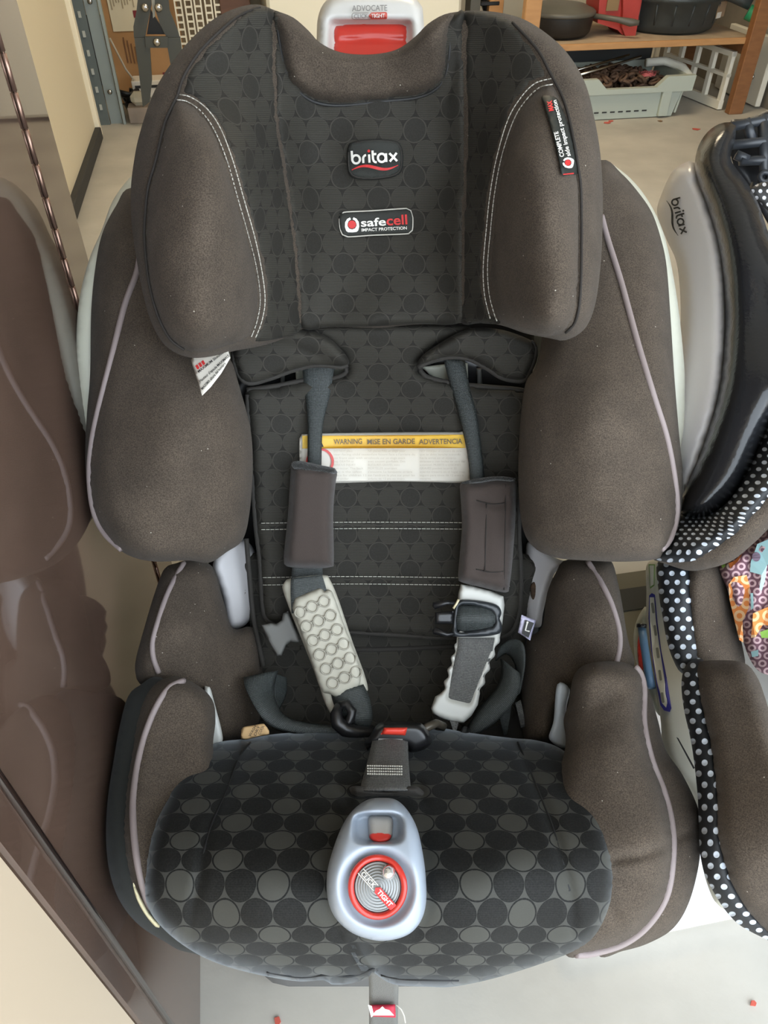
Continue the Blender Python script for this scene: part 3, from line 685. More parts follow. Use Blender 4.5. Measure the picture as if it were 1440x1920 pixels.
for k, (a, b) in enumerate(((1138, 231), (1146, 228), (1305, 243), (1238, 228), (1412, 1882), (520, 1917))):
    v = onZ(a, b, .0); sc_ = .022 if b < 400 else .006
    random.seed(k); pts = [v+Vector((sc_*math.cos(t)*random.uniform(.4, 1), sc_*math.sin(t)*random.uniform(.4, 1), .0015)) for t in (0, 1.2, 2.4, 3.6, 4.9)]
    V = pts+[p+Vector((0, 0, .002)) for p in pts]
    o = link('leaf_scrap', mesh('leaf_scrap', V, [(4, 3, 2, 1, 0), (5, 6, 7, 8, 9)]+[(i, (i+1) % 5, (i+1) % 5+5, i+5) for i in range(5)], mat('scrap_red' if k != 3 else 'scrap_brown', (.5, .09, .06) if k != 3 else (.2, .12, .06), .8)), None, smooth=False)
    tagp(o, ['red leaf scrap on the floor in front of the grey crate', 'small red leaf scrap beside the larger one before the crate', 'tiny red scrap on the floor near the shelf post', 'brown scrap on the floor below the crate corner', 'red scrap on the bright floor at the lower right', 'orange red scrap at the bottom edge of the floor'][k], 'scrap')

#@@SEAT
# ------------------------------------------------------------------ the car seat
seat = thing('car_seat', Vector((-.02, .47, 0)), 'black and brown child car seat with dotted fabric, front and centre', 'car seat')
Dc = lambda v: (lambda px, py: np.full(np.shape(px), float(v)) if np.shape(px) else float(v))
def off(D, o): return lambda px, py: D(px, py)+o
# shell
Dsh = TPS([(150, 580, .80), (243, 340, .86), (160, 830, .80), (1270, 560, .80), (1165, 320, .86), (1280, 800, .80), (700, 300, .95), (700, 900, 1.02), (300, 1200, .92), (1100, 1200, .92), (700, 1300, 1.02)])
pad('side_shell', [(262, 318), (215, 370), (190, 433), (167, 487), (149, 560), (143, 640), (146, 720), (156, 800), (175, 880), (250, 960), (420, 1000), (430, 600), (400, 380), (320, 310)], Dsh, cream_pl, seat, rw=30, bulge=.01, thick=.05, label='pale plastic side shell')
pad('side_shell', [(1120, 302), (1165, 320), (1210, 368), (1245, 440), (1268, 550), (1281, 660), (1284, 730), (1278, 830), (1240, 960), (1100, 990), (1000, 960), (1010, 500), (1040, 340)], Dsh, cream_pl, seat, rw=30, bulge=.01, thick=.05, label='pale plastic side shell')
Dbk = TPS([(700, 60, .93), (700, 600, .99), (700, 1100, 1.04), (420, 1170, .93), (1010, 1170, .93), (400, 600, .93), (1000, 600, .93)])
pad('back_shell', [(560, 90), (850, 90), (960, 300), (1010, 650), (1040, 1000), (1010, 1175), (1000, 1330), (420, 1330), (405, 1170), (390, 1000), (420, 650), (470, 300)], off(Dbk, .03), mat('shell_dark', (.02, .02, .02), .5), seat, rw=40, bulge=.01, thick=.13)
pad('belt_guide', [(455, 1010), (432, 1016), (410, 1036), (399, 1060), (405, 1080), (418, 1120), (432, 1178), (466, 1166), (482, 1120), (480, 1040)], TPS([(400, 1060, .90), (470, 1020, .93), (432, 1175, .92), (480, 1130, .93)]), grey_pl, seat, rw=14, bulge=.012, thick=.05, step=5, label='grey plastic belt guide')
pad('belt_guide', [(990, 1016), (1010, 1024), (1046, 1048), (1066, 1054), (1042, 1072), (1028, 1108), (1018, 1150), (1012, 1176), (985, 1162), (984, 1080), (985, 1040)], TPS([(1060, 1060, .90), (1000, 1020, .93), (1012, 1175, .92), (985, 1130, .93)]), grey_pl, seat, rw=14, bulge=.012, thick=.05, step=5, label='grey plastic belt guide')
for cx, cy in ((455, 1108), (1001, 1108)):
    q = circ(cx, cy, 7, 17, 20); pad('bolt_hole', q, Dc(.912), mat('rusty_hole', (.06, .035, .02), .9, mott=.5, mscale=200), seat, rw=5, bulge=.002, thick=.004, step=3, sm=0)
pad('lower_trim', [(384, 1286), (393, 1288), (400, 1310), (418, 1386), (400, 1400), (380, 1398)], Dc(.80), white_pl, seat, rw=8, bulge=.006, thick=.04, step=5, sm=0, label='white plastic trim')
pad('lower_trim', [(1045, 1283), (1068, 1292), (1062, 1330), (1062, 1400), (1030, 1386), (1038, 1350)], Dc(.80), bluegrey, seat, rw=8, bulge=.006, thick=.04, step=5, sm=0, label='pale plastic trim')
# base down to the floor
def loft(name, secs, m, parent, label=None):
    V, Fc = [], []; n = len(secs[0])
    for s in secs: V += [Vector(p) for p in s]
    for i in range(len(secs)-1):
        for k in range(n): Fc.append((i*n+k, i*n+(k+1) % n, (i+1)*n+(k+1) % n, (i+1)*n+k))
    Fc += [tuple(range(n))[::-1], tuple((len(secs)-1)*n+k for k in range(n))]; return link(name, mesh(name, V, Fc, m), parent, label)
def rr3(cx, cy, w_, h_, r, z): return [(x, y, z) for x, y in rrect(cx, cy, w_, h_, r, 0, 4)]
loft('base', [rr3(-.02, .47, .26, .36, .05, .0), rr3(-.02, .47, .29, .38, .05, .03), rr3(-.02, .475, .30, .36, .06, .15), rr3(-.015, .45, .31, .33, .06, .27), rr3(-.015, .455, .29, .30, .06, .325)], mat('base_plastic', (.13, .13, .13), .5), seat)
box('release_foot', (.08, .285, .30), (.26, .05, .03), white_pl, seat, bev=.01)

pad('tub_shell', [(400, 1080), (1030, 1080), (1090, 1280), (1160, 1400), (1180, 1550), (1130, 1690), (700, 1740), (350, 1690), (265, 1550), (300, 1380), (350, 1250)], TPS([(400, 1100, 1.0), (1030, 1100, 1.0), (250, 1550, .78), (1180, 1550, .78), (700, 1730, .72), (700, 1300, .98), (1130, 1400, .86), (320, 1400, .86)]), mat('shell_dark', (.02, .02, .02), .5), seat, rw=30, bulge=.01, thick=.04, step=16)
# torso pads
Dt = TPS([(160, 830, .765), (250, 400, .82), (350, 800, .735), (470, 880, .80), (300, 1050, .74), (430, 1010, .785), (430, 660, .80), (1270, 900, .765), (1160, 330, .83), (1250, 500, .79), (1100, 800, .735), (975, 880, .80), (1150, 1050, .74), (1000, 1020, .785), (1010, 660, .80), (400, 350, .84), (1000, 350, .84)])
tl_, sf = pad('torso_pad', [(246, 352), (218, 385), (192, 437), (179, 500), (171, 583), (169, 700), (163, 775), (160, 833), (161, 890), (168, 937), (185, 985), (217, 1025), (250, 1045), (292, 1053), (354, 1051), (392, 1055), (425, 1035), (455, 1012), (468, 960), (474, 875), (471, 812), (462, 771), (450, 729), (438, 687), (420, 640), (400, 500), (330, 370)], Dt, neo, seat, rw=48, bulge=.045, thick=.07, dome=.01, creases=[([(370, 760), (385, 850), (375, 960)], 28, .005), ([(235, 570), (200, 700), (178, 830), (185, 930), (215, 1005)], 7, .004)], disp=None)
piping([(262, 480), (255, 515), (233, 575), (208, 675), (184, 771), (172, 833), (168, 896), (176, 958), (196, 1000), (228, 1030)], sf, tl_, .0027)
tr_, sf = pad('torso_pad', [(1127, 300), (1165, 325), (1198, 362), (1223, 400), (1240, 450), (1250, 500), (1257, 590), (1264, 700), (1272, 800), (1280, 890), (1277, 960), (1264, 1010), (1238, 1045), (1180, 1053), (1100, 1051), (1040, 1045), (1000, 1025), (979, 985), (972, 900), (975, 800), (985, 720), (1003, 690), (1015, 640), (1030, 500), (1060, 350)], Dt, neo, seat, rw=48, bulge=.045, thick=.07, dome=.01, creases=[([(1140, 450), (1195, 640), (1250, 820), (1266, 900)], 7, .004)])
piping([(1128, 405), (1140, 450), (1165, 530), (1195, 640), (1225, 740), (1250, 820), (1265, 900), (1269, 960), (1257, 1010), (1240, 1030)], sf, tr_, .0027)

# hip pads
Dh = TPS([(300, 1110, .83), (255, 1245, .80), (350, 1180, .82), (440, 1190, .89), (450, 1350, .87), (1150, 1100, .83), (1185, 1240, .80), (1090, 1170, .82), (1000, 1200, .89), (990, 1350, .87)])
hl, sf = pad('hip_pad', [(358, 1049), (330, 1056), (308, 1067), (290, 1112), (272, 1172), (255, 1235), (254, 1262), (262, 1282), (290, 1290), (350, 1300), (390, 1330), (402, 1390), (440, 1392), (480, 1370), (492, 1290), (488, 1200), (470, 1175), (437, 1178), (420, 1130), (408, 1085), (398, 1062), (380, 1052)], Dh, neo, seat, rw=34, bulge=.03, thick=.05)
piping([(345, 1055), (330, 1080), (311, 1120), (294, 1172), (286, 1206), (288, 1235), (298, 1262)], sf, hl, .0025)
hr, sf = pad('hip_pad', [(1056, 1052), (1085, 1047), (1112, 1046), (1145, 1051), (1159, 1094), (1168, 1141), (1177, 1197), (1189, 1250), (1150, 1275), (1090, 1290), (1046, 1330), (1032, 1388), (985, 1388), (978, 1310), (981, 1234), (990, 1197), (1016, 1176), (1026, 1112), (1044, 1070)], Dh, neo, seat, rw=34, bulge=.03, thick=.05)
piping([(1102, 1052), (1112, 1068), (1126, 1090), (1146, 1131), (1160, 1178), (1162, 1211), (1156, 1243)], sf, hr, .0027)

# seat bolsters
Db = TPS([(300, 1290, .75), (260, 1300, .75), (205, 1500, .67), (300, 1480, .70), (370, 1350, .75), (270, 1650, .64), (300, 1740, .66), (1100, 1260, .74), (1200, 1260, .74), (1140, 1400, .70), (1250, 1450, .69), (1200, 1600, .64), (1310, 1560, .67), (1180, 1770, .66), (1100, 1780, .66), (1060, 1350, .75)])
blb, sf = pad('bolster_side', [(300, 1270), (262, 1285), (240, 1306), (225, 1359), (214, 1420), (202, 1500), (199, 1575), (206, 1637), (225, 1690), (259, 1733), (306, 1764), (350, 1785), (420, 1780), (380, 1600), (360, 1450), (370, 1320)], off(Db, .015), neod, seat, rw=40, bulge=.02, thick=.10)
bl, sf = pad('seat_bolster', [(330, 1268), (300, 1276), (272, 1300), (255, 1350), (243, 1420), (232, 1500), (230, 1580), (240, 1640), (258, 1690), (290, 1720), (330, 1740), (400, 1650), (420, 1500), (400, 1410), (404, 1350), (398, 1312), (370, 1284)], off(Db, .005), neo, seat, rw=34, bulge=.035, thick=.06)
piping([(345, 1276), (325, 1284), (311, 1296), (290, 1331), (270, 1383), (256, 1445), (249, 1517), (255, 1599), (270, 1670), (283, 1700)], sf, bl, .0027)
pad('foam_edge', [(250, 1655), (262, 1680), (280, 1712), (300, 1735), (292, 1738), (270, 1712), (254, 1680)], off(Db, -.028), mat('foam_cream', (.55, .50, .32), .8), seat, rw=4, bulge=.003, thick=.004, step=4, sm=0)
brb, sf = pad('bolster_side', [(1190, 1262), (1215, 1290), (1234, 1352), (1248, 1405), (1281, 1455), (1309, 1516), (1314, 1563), (1310, 1623), (1291, 1694), (1262, 1741), (1215, 1769), (1168, 1783), (1120, 1790), (1100, 1700), (1150, 1500)], off(Db, .02), neo, seat, rw=36, bulge=.025, thick=.10, creases=[([(1225, 1625), (1255, 1580), (1300, 1560)], 6, .006), ([(1172, 1768), (1180, 1790)], 3, .004)])
br_, sf = pad('seat_bolster', [(1093, 1248), (1131, 1240), (1168, 1242), (1197, 1255), (1208, 1290), (1208, 1350), (1221, 1420), (1244, 1483), (1258, 1539), (1262, 1600), (1250, 1675), (1217, 1731), (1170, 1768), (1110, 1786), (1060, 1790), (1040, 1700), (1040, 1500), (1060, 1400), (1057, 1350), (1066, 1320), (1074, 1272)], Db, neo, seat, rw=36, bulge=.035, thick=.07, creases=[([(1150, 1612), (1200, 1604), (1250, 1588)], 6, .008), ([(1150, 1640), (1190, 1652), (1235, 1666)], 7, .005), ([(1140, 1690), (1160, 1730), (1170, 1765)], 5, .005), ([(1110, 1330), (1160, 1300)], 10, .002)])
piping([(1190, 1250), (1200, 1262), (1207, 1291), (1207, 1356), (1221, 1422), (1244, 1483), (1258, 1539), (1261, 1600), (1250, 1675), (1217, 1731), (1170, 1768), (1110, 1787), (1080, 1789)], sf, br_, .0030)

# back pad with comfort insert
Dk = TPS([(700, 620, .83), (560, 720, .87), (870, 720, .87), (720, 780, .90), (480, 900, .88), (985, 900, .88), (720, 950, .915), (720, 1150, .925), (490, 1130, .90), (975, 1130, .90), (720, 1330, .89), (470, 1330, .885), (970, 1330, .885)])
pad('slot_backing', [(470, 690), (560, 670), (880, 670), (975, 690), (985, 760), (460, 760)], off(Dk, .05), blk, seat, rw=10, bulge=.003, thick=.02)
for s in ([(553, 684), (574, 682), (574, 722), (556, 724)], [(622, 684), (650, 690), (632, 712), (616, 716)], [(790, 688), (840, 682), (844, 716), (820, 718)], [(868, 680), (877, 681), (878, 722), (868, 722)]):
    pad('slot_plate', s, off(Dk, .035), cream_pl, seat, rw=3, bulge=.002, thick=.01, sharp=True, step=5, sm=0, label='cream plastic harness slot plate')
pad('slot_post', [(526, 690), (534, 688), (534, 726), (526, 728)], off(Dk, .04), midgrey, seat, rw=3, bulge=.003, thick=.01, sharp=True, step=5, sm=0)
pad('slot_post', [(893, 690), (903, 690), (905, 728), (895, 728)], off(Dk, .04), midgrey, seat, rw=3, bulge=.003, thick=.01, sharp=True, step=5, sm=0)
bp_, sfb = pad('back_panel', [(462, 1040), (470, 1180), (478, 1350), (520, 1400), (940, 1400), (975, 1350), (985, 1180), (990, 1040)], off(Dk, .03), dotH, seat, rw=20, bulge=.012, thick=.05, creases=[([(570, 1215), (700, 1222), (850, 1214)], 3.5, .004)])
ins, sfi = pad('comfort_insert', [(463, 731), (515, 724), (567, 714), (621, 710), (650, 697), (640, 670), (600, 640), (560, 628), (560, 610), (870, 610), (870, 628), (815, 655), (783, 690), (795, 704), (851, 718), (919, 725), (975, 730), (1000, 738), (1002, 760), (994, 820), (984, 880), (975, 934), (974, 1000), (977, 1060), (978, 1110), (972, 1163), (945, 1196), (851, 1199), (750, 1193), (653, 1187), (580, 1180), (525, 1172), (500, 1163), (491, 1131), (486, 1050), (478, 979), (470, 860), (465, 790)], Dk, dotH, seat, rw=16, bulge=.014, thick=.022, creases=[([(488, 987), (680, 985), (866, 986)], 7, .004), ([(490, 1090), (680, 1089), (960, 1091)], 7, .004), ([(560, 640), (610, 660), (650, 690)], 5, .003), ([(505, 740), (560, 730)], 4, .003), ([(470, 880), (500, 884)], 4, .003), ([(860, 640), (815, 665), (790, 690)], 6, .004)])
piping([(463, 731), (515, 724), (567, 714), (621, 710), (650, 697), (645, 680)], sfi, ins, .0025, bind, 'binding')
piping([(788, 690), (797, 705), (851, 719), (919, 726), (975, 731), (999, 740), (1000, 760), (992, 820), (982, 880), (974, 934), (973, 1000), (976, 1060), (976, 1110), (970, 1160), (943, 1193), (851, 1197), (750, 1191), (653, 1185), (580, 1178), (525, 1170), (500, 1161), (492, 1131), (487, 1050), (479, 979), (471, 860), (466, 790), (464, 740)], sfi, ins, .0025, bind, 'binding')
piping([(462, 1010), (466, 1060), (474, 1150), (486, 1210), (494, 1250)], off(Dk, -.0), ins, .0025, bind, 'binding')
stitches([[(490, 981), (680, 979), (867, 980)], [(490, 993), (680, 991), (867, 992)], [(493, 1083), (680, 1081), (960, 1085)], [(493, 1097), (680, 1095), (960, 1099)]], sfi, ins)
piping([(562, 1214), (700, 1218), (850, 1212)], sfb, bp_, .003, bind, 'fold_seam', off=-.001)
# collar pieces above the harness slots
co, sf = pad('shoulder_flap', [(436, 655), (438, 681), (449, 708), (468, 720), (504, 712), (549, 696), (594, 686), (640, 690), (655, 680), (640, 655), (600, 625), (520, 615), (450, 635)], off(Dk, -.022), dotH, seat, rw=12, bulge=.014, thick=.02, creases=[([(500, 640), (560, 655), (620, 680)], 5, .004)], step=6)
piping([(438, 655), (439, 681), (450, 707), (468, 719), (504, 711), (549, 695), (594, 685), (640, 689), (652, 684)], sf, co, .0022, bind, 'binding')
co, sf = pad('shoulder_flap', [(1005, 650), (1003, 675), (991, 702), (980, 715), (942, 710), (910, 690), (874, 673), (835, 672), (800, 682), (781, 690), (790, 668), (830, 640), (880, 616), (940, 618), (996, 638)], off(Dk, -.022), dotH, seat, rw=12, bulge=.014, thick=.02, creases=[([(960, 640), (900, 630), (870, 640)], 4, .003), ([(985, 655), (975, 690), (950, 695)], 3, .003)], step=6)
piping([(996, 640), (1004, 652), (1002, 675), (990, 701), (980, 714), (942, 709), (910, 689), (874, 672), (835, 671), (800, 681), (784, 689)], sf, co, .0022, bind, 'binding')

# warning label
wl, sfw = pad('warning_label', [(561, 822), (566, 814), (700, 811), (860, 810), (874, 812), (884, 890), (882, 902), (872, 906), (750, 903), (640, 906), (575, 907), (563, 903)], lambda x, y: sfi(x, y).reshape(np.shape(x))-.003 if np.shape(x) else float(sfi(x, y)[0])-.003, label_w, ins, rw=3, bulge=.001, thick=.001, step=6, sm=0, label='white and yellow warning label')
shapes_on([([(567, 817), (870, 815), (873, 840), (567, 841)], yel), (stroke(circ(600, 866, 24, 24, 26)+[(624, 866)], 4.5), red), ([(600, 822), (607, 838), (593, 838)], blkprint), (stroke([(566, 816), (566, 902), (868, 903)], .7), greyprint)], sfw, ins, off=.002, name='label_print')
rows = []
head = [('WARNING', 626, 679), ('MISE EN GARDE', 689, 778), ('ADVERTENCIA', 786, 867)]
for s, a, b in head: rows.append((s, (a, 833), (b, 832), 9.5, greyprint, .012))
cols = [(626, 690, ['DO NOT place', 'rear-facing child seat', 'on front seat with air', 'bag. DEATH or', 'SERIOUS INJURY', 'can occur. The back', 'seat is the safest', 'place for children 12', 'and under.']),
        (690, 778, ['NE placez PAS un siege pour', "enfant faisant face a l'arriere du", 'vehicule sur un siege avant', 'avec coussin gonflable. Des', 'BLESSURES GRAVES, voire', 'MORTELLES, pourraient', "s'ensuivre. La banquette arriere", "est l'endroit le plus sur pour les", 'enfants de 12 ans ou moins.']),
        (787, 872, ['NO coloque el asiento de nino', 'que se debe instalar mirando', 'hacia atras en el asiento', 'delantero con bolsa de aire del', 'automovil. MUERTE o LESIONES', 'GRAVES pueden ocurrir. El', 'asiento trasero es el lugar mas', 'seguro para ninos de 12 anos o', 'menores.'])]
for a, b, ls in cols:
    mx = max(len(s) for s in ls)
    for k, s in enumerate(ls): rows.append((s, (a, 847.5+6.5*k), (a+(b-a)*len(s)/mx, 847.5+6.5*k), 4.0, palegrey, .0))
text_on(rows, sfw, ins, off=.004)
del rows

# ------------------------------------------------------------------ headrest
Dr = TPS([(710, 300, .785), (710, 600, .81), (710, 120, .765), (700, 102, .75), (600, 83, .735), (800, 70, .735), (710, 190, .775), (560, 300, .785), (560, 600, .805), (865, 300, .785), (865, 600, .805), (516, 60, .73), (870, 60, .73),
          (500, 300, .72), (925, 300, .72), (520, 500, .74), (905, 500, .74), (450, 300, .655), (975, 300, .655), (380, 400, .625), (1030, 400, .625), (380, 600, .635), (1030, 600, .635), (250, 400, .67), (1128, 400, .67), (300, 170, .665), (1075, 150, .665), (430, 40, .68), (970, 40, .68), (340, 640, .66), (1050, 630, .66)])
hro = [(479, 8), (517, 20), (550, 33), (579, 58), (600, 80), (639, 98), (694, 102), (743, 93), (778, 69), (802, 45), (833, 27), (868, 21), (899, 20), (944, 25), (990, 40), (1040, 75), (1073, 112), (1098, 158), (1113, 215), (1125, 283), (1130, 354), (1130, 417), (1126, 500), (1115, 575), (1095, 618), (1060, 638), (1030, 634), (985, 625), (930, 608), (860, 606), (780, 612), (700, 617), (620, 618), (570, 622), (500, 646), (440, 658), (385, 670), (345, 668), (310, 648), (287, 612), (270, 560), (255, 480), (247, 420), (245, 362), (250, 310), (262, 250), (290, 170), (335, 100), (385, 48), (430, 20)]
hs_, sfh = pad('headrest', hro, off(Dr, .012), neo, seat, rw=32, bulge=.028, thick=.085, step=9, tw=45, label='winged brown headrest')
ctr = [(516, 24), (517, 80), (518, 140), (521, 222), (535, 312), (545, 382), (557, 479), (562, 540), (565, 612), (620, 612), (700, 612), (780, 607), (864, 602), (865, 521), (867, 417), (870, 312), (871, 222), (870, 150), (868, 104), (871, 30), (851, 27), (840, 120), (700, 185), (545, 150), (530, 60)]
pk_ = [([(600, 196), (610, 215)], 4, .003), ([(640, 300), (660, 285), (700, 275), (750, 285)], 5, .001), ([(770, 190), (775, 215)], 6, .003), ([(560, 175), (575, 210)], 5, .003), ([(855, 100), (850, 150), (835, 190)], 6, .004), ([(523, 60), (530, 110), (545, 170)], 6, .004)]
ctr = [(514, 22), (511, 80), (511, 140), (515, 222), (529, 312), (539, 382), (551, 479), (556, 540), (566, 614), (620, 613), (700, 612), (780, 607), (866, 602), (871, 521), (873, 417), (876, 312), (877, 222), (876, 150), (874, 104), (872, 24), (852, 26), (800, 60), (700, 115), (600, 95), (545, 40)]
cp_, sfc = pad('centre_panel', ctr, off(Dr, -.006), dotH, hs_, rw=6, bulge=.014, thick=.02, creases=pk_, step=7)
isl = [(480, 13), (511, 19), (519, 60), (521, 132), (525, 222), (539, 312), (549, 382), (561, 479), (568, 583), (560, 622), (520, 635), (476, 638), (488, 600), (494, 560), (487, 500), (472, 440), (452, 370), (432, 300), (406, 240), (380, 205), (352, 184), (333, 178), (345, 142), (375, 96), (417, 54), (450, 28)]
isl_o, sl = pad('inner_side_panel', isl, off(Dr, -.006), dotH, hs_, rw=6, bulge=.012, thick=.02, uvx=520, step=7)
isr = [(874, 22), (920, 25), (961, 42), (1007, 92), (1032, 138), (1042, 148), (1007, 156), (979, 184), (957, 225), (936, 292), (923, 362), (915, 437), (910, 500), (912, 550), (919, 583), (938, 606), (900, 606), (863, 602), (862, 521), (863, 417), (867, 312), (868, 222), (866, 110), (869, 50)]
isr_o, sr = pad('inner_side_panel', isr, off(Dr, -.006), dotH, hs_, rw=6, bulge=.012, thick=.02, uvx=870, step=7)
wlp = [(327, 182), (352, 190), (378, 210), (402, 244), (426, 302), (446, 372), (466, 442), (481, 502), (488, 560), (482, 600), (469, 634), (430, 648), (380, 660), (345, 655), (318, 635), (295, 590), (279, 530), (271, 458), (271, 417), (277, 354), (292, 300), (308, 233)]
wlo, swl = pad('wing_pad', wlp, off(Dr, -.006), neo, hs_, rw=45, bulge=.030, thick=.02, dome=.006)
wrp = [(1036, 152), (1012, 162), (984, 190), (963, 228), (942, 294), (929, 363), (921, 438), (916, 500), (918, 548), (926, 583), (945, 608), (985, 622), (1030, 630), (1062, 620), (1080, 590), (1090, 500), (1090, 375), (1086, 325), (1073, 250), (1057, 188)]
wro, swr = pad('wing_pad', wrp, off(Dr, -.006), neo, hs_, rw=45, bulge=.030, thick=.02, dome=.006)
tip = [(516, 28), (522, 75), (531, 120), (541, 150), (556, 168), (582, 187), (615, 195), (656, 196), (722, 189), (778, 183), (812, 170), (832, 149), (840, 115), (844, 62), (851, 28), (835, 27), (802, 46), (778, 70), (743, 94), (694, 103), (639, 99), (600, 82), (579, 60), (550, 35)]
tpo, stp = pad('top_pad', tip, off(Dr, -.012), neo, hs_, rw=30, bulge=.022, thick=.03)
stitches([[(332, 187), (352, 191), (378, 210), (402, 244), (426, 302), (446, 372), (466, 442), (481, 502), (488, 560), (482, 602), (470, 635)],
          [(333, 177), (357, 182), (388, 204), (414, 242), (437, 302), (457, 372), (477, 442), (490, 502), (497, 560), (491, 602), (478, 636)],
          [(1036, 158), (1010, 165), (982, 193), (961, 230), (940, 295), (927, 364), (919, 438), (914, 500), (917, 550), (927, 590), (935, 608)],
          [(1034, 147), (1002, 157), (975, 185), (952, 225), (932, 292), (919, 362), (911, 437), (906, 500), (908, 550), (917, 590), (922, 604)]],
         lambda x, y: np.minimum(np.minimum(swl(x, y) if np.mean(x) < 700 else swr(x, y), sl(x, y) if np.mean(x) < 700 else sr(x, y)), 9)+.0, hs_, off=.008)
piping([(516, 24), (517, 132), (521, 222), (535, 312), (544, 382), (556, 479), (563, 583), (565, 612)], sfc, hs_, .0012, blkprint, 'seam', off=-.006)
piping([(872, 30), (869, 104), (872, 222), (871, 312), (868, 417), (867, 521), (867, 600)], sfc, hs_, .0012, blkprint, 'seam', off=-.006)
piping([(520, 50), (531, 120), (541, 150), (556, 168), (582, 188), (615, 197), (656, 197), (722, 190), (778, 184), (812, 171), (832, 150), (841, 115), (846, 50)], sfc, hs_, .0014, blkprint, 'seam', off=-.001)
for s_ in ([(333, 178), (320, 205), (308, 233), (292, 300), (277, 354), (271, 417), (271, 458), (279, 530), (295, 590), (318, 635), (345, 656)], [(333, 178), (345, 142), (375, 96), (417, 54), (450, 28), (487, 14)],
           [(961, 42), (1007, 92), (1032, 138), (1057, 188), (1073, 250), (1086, 325), (1090, 375), (1090, 500), (1086, 575), (1075, 610), (1060, 624)]):
    piping(s_, sfh, hs_, .0011, mat('seam_brown', (.02, .016, .013), .8), 'seam', off=.0045)
# sewn logo patches
fs_ = lambda S, o: (lambda x, y: (np.asarray(S(x, y))-o).reshape(np.shape(x)) if np.shape(x) else float(S(x, y)[0])-o)
p1, sp1 = pad('logo_patch', [(652, 276), (664, 266), (700, 261), (735, 263), (750, 270), (756, 290), (754, 318), (742, 330), (715, 336), (680, 337), (658, 331), (651, 312)], fs_(sfc, .002), patchm, cp_ if 0 else hs_, rw=6, bulge=.003, thick=.003, step=5, sm=1)
piping([(655, 278), (664, 269), (700, 264), (735, 266), (748, 272), (753, 290), (751, 316), (741, 327), (715, 333), (680, 334), (660, 328), (654, 312)], sp1, hs_, .0007, bind, 'patch_stitching', closed=True, off=.0005)
shapes_on(wordmark((659, 307), (746, 302), 15.5, whprint, redprint), sp1, hs_, off=.0015, name='lettering')
p2, sp2 = pad('logo_patch', [(637, 404), (645, 398), (700, 395), (762, 391), (770, 395), (774, 408), (773, 432), (766, 438), (700, 441), (652, 444), (642, 440), (637, 425)], fs_(sfc, .002), patchm, hs_, rw=6, bulge=.003, thick=.003, step=5, sm=1)
piping([(637, 404), (645, 398), (700, 395), (762, 391), (770, 395), (774, 408), (773, 432), (766, 438), (700, 441), (652, 444), (642, 440), (637, 425)], sp2, hs_, .0006, thread, 'patch_stitching', closed=True, off=.0005)
def cellmark(cx, cy, s, ang=0):
    a = math.radians(ang); R = lambda pts: [(cx+(x*math.cos(a)-y*math.sin(a))*s, cy+(x*math.sin(a)+y*math.cos(a))*s) for x, y in pts]
    oo = [(-.25, -1.0), (-.65, -.8), (-.95, -.35), (-1, .3), (-.85, .85), (-.6, 1.05), (0, 1.1), (.6, 1.05), (.85, .85), (1, .3), (.95, -.35), (.65, -.8), (.25, -1.0), (.1, -.72), (.45, -.5), (.62, -.1), (.62, .2), (.4, .55), (0, .68), (-.4, .55), (-.62, .2), (-.62, -.1), (-.45, -.5), (-.1, -.72)]
    return [(R(oo), whprint), (R(circ(0, 0, .56)), redprint)]
shapes_on(cellmark(660, 421, 13.5, -2), sp2, hs_, off=.0015, name='emblem')
text_on([('safe', (677, 425), (724, 422.5), 15, whprint, .02), ('cell', (725, 422.5), (764, 420), 18, redprint, .02), ('IMPACT PROTECTION', (678, 434), (763, 430), 5.6, whprint, .02)], sp2, hs_, off=.0015)
# side tag on the right wing
tg, stg = pad('side_tag', [(1015, 182), (1030, 179), (1044, 184), (1055, 205), (1068, 238), (1078, 275), (1085, 323), (1070, 326), (1054, 328), (1048, 300), (1036, 250), (1024, 210)], fs_(swr, .005), mat('tag_black', (.016, .02, .018), .6), hs_, rw=4, bulge=.001, thick=.002, step=5, sm=1, label='black woven tag')
text_on([('COMPLETE', (1058, 293), (1046, 246), 8, whprint, .02), ('side impact protection', (1070, 292), (1043, 187), 8, whprint, .02), ('MAX', (1038, 207), (1034, 188), 8.5, redprint, .05)], stg, hs_, off=.002)
shapes_on(cellmark(1065, 305, 10, -78)+[([(1056, 326), (1076, 324), (1076, 326), (1056, 328)], redprint)], stg, hs_, off=.002, name='emblem')
# white care tag under the left wing
ct, sct = pad('care_tag', [(358, 676), (364, 660), (400, 640), (425, 646), (432, 671), (415, 700), (395, 726), (379, 742)], TPS([(358, 676, .70), (425, 650, .70), (432, 671, .695), (379, 742, .685)]), label_w, hs_, rw=3, bulge=.001, thick=.001, sharp=True, step=6, sm=0, label='white care tag')
ta = np.array([34., -23.])
text_on([('MAXIMUM Shoulder', (373, 699), (422, 660), 5, blkprint, .02), ("Hauteur d'epaule MAXIMALE", (376, 717), (431, 668), 5, blkprint, .02), ('MAXIMA altura del hombro', (380, 731), (424, 682), 5, blkprint, .02)], sct, hs_, off=.002)
shapes_on([([(366+5.5*k, 686-4*k), (370+5.5*k, 683-4*k), (374+5.5*k, 690-4*k), (370+5.5*k, 693-4*k)], redprint) for k in range(3)], sct, hs_, off=.002, name='emblem')

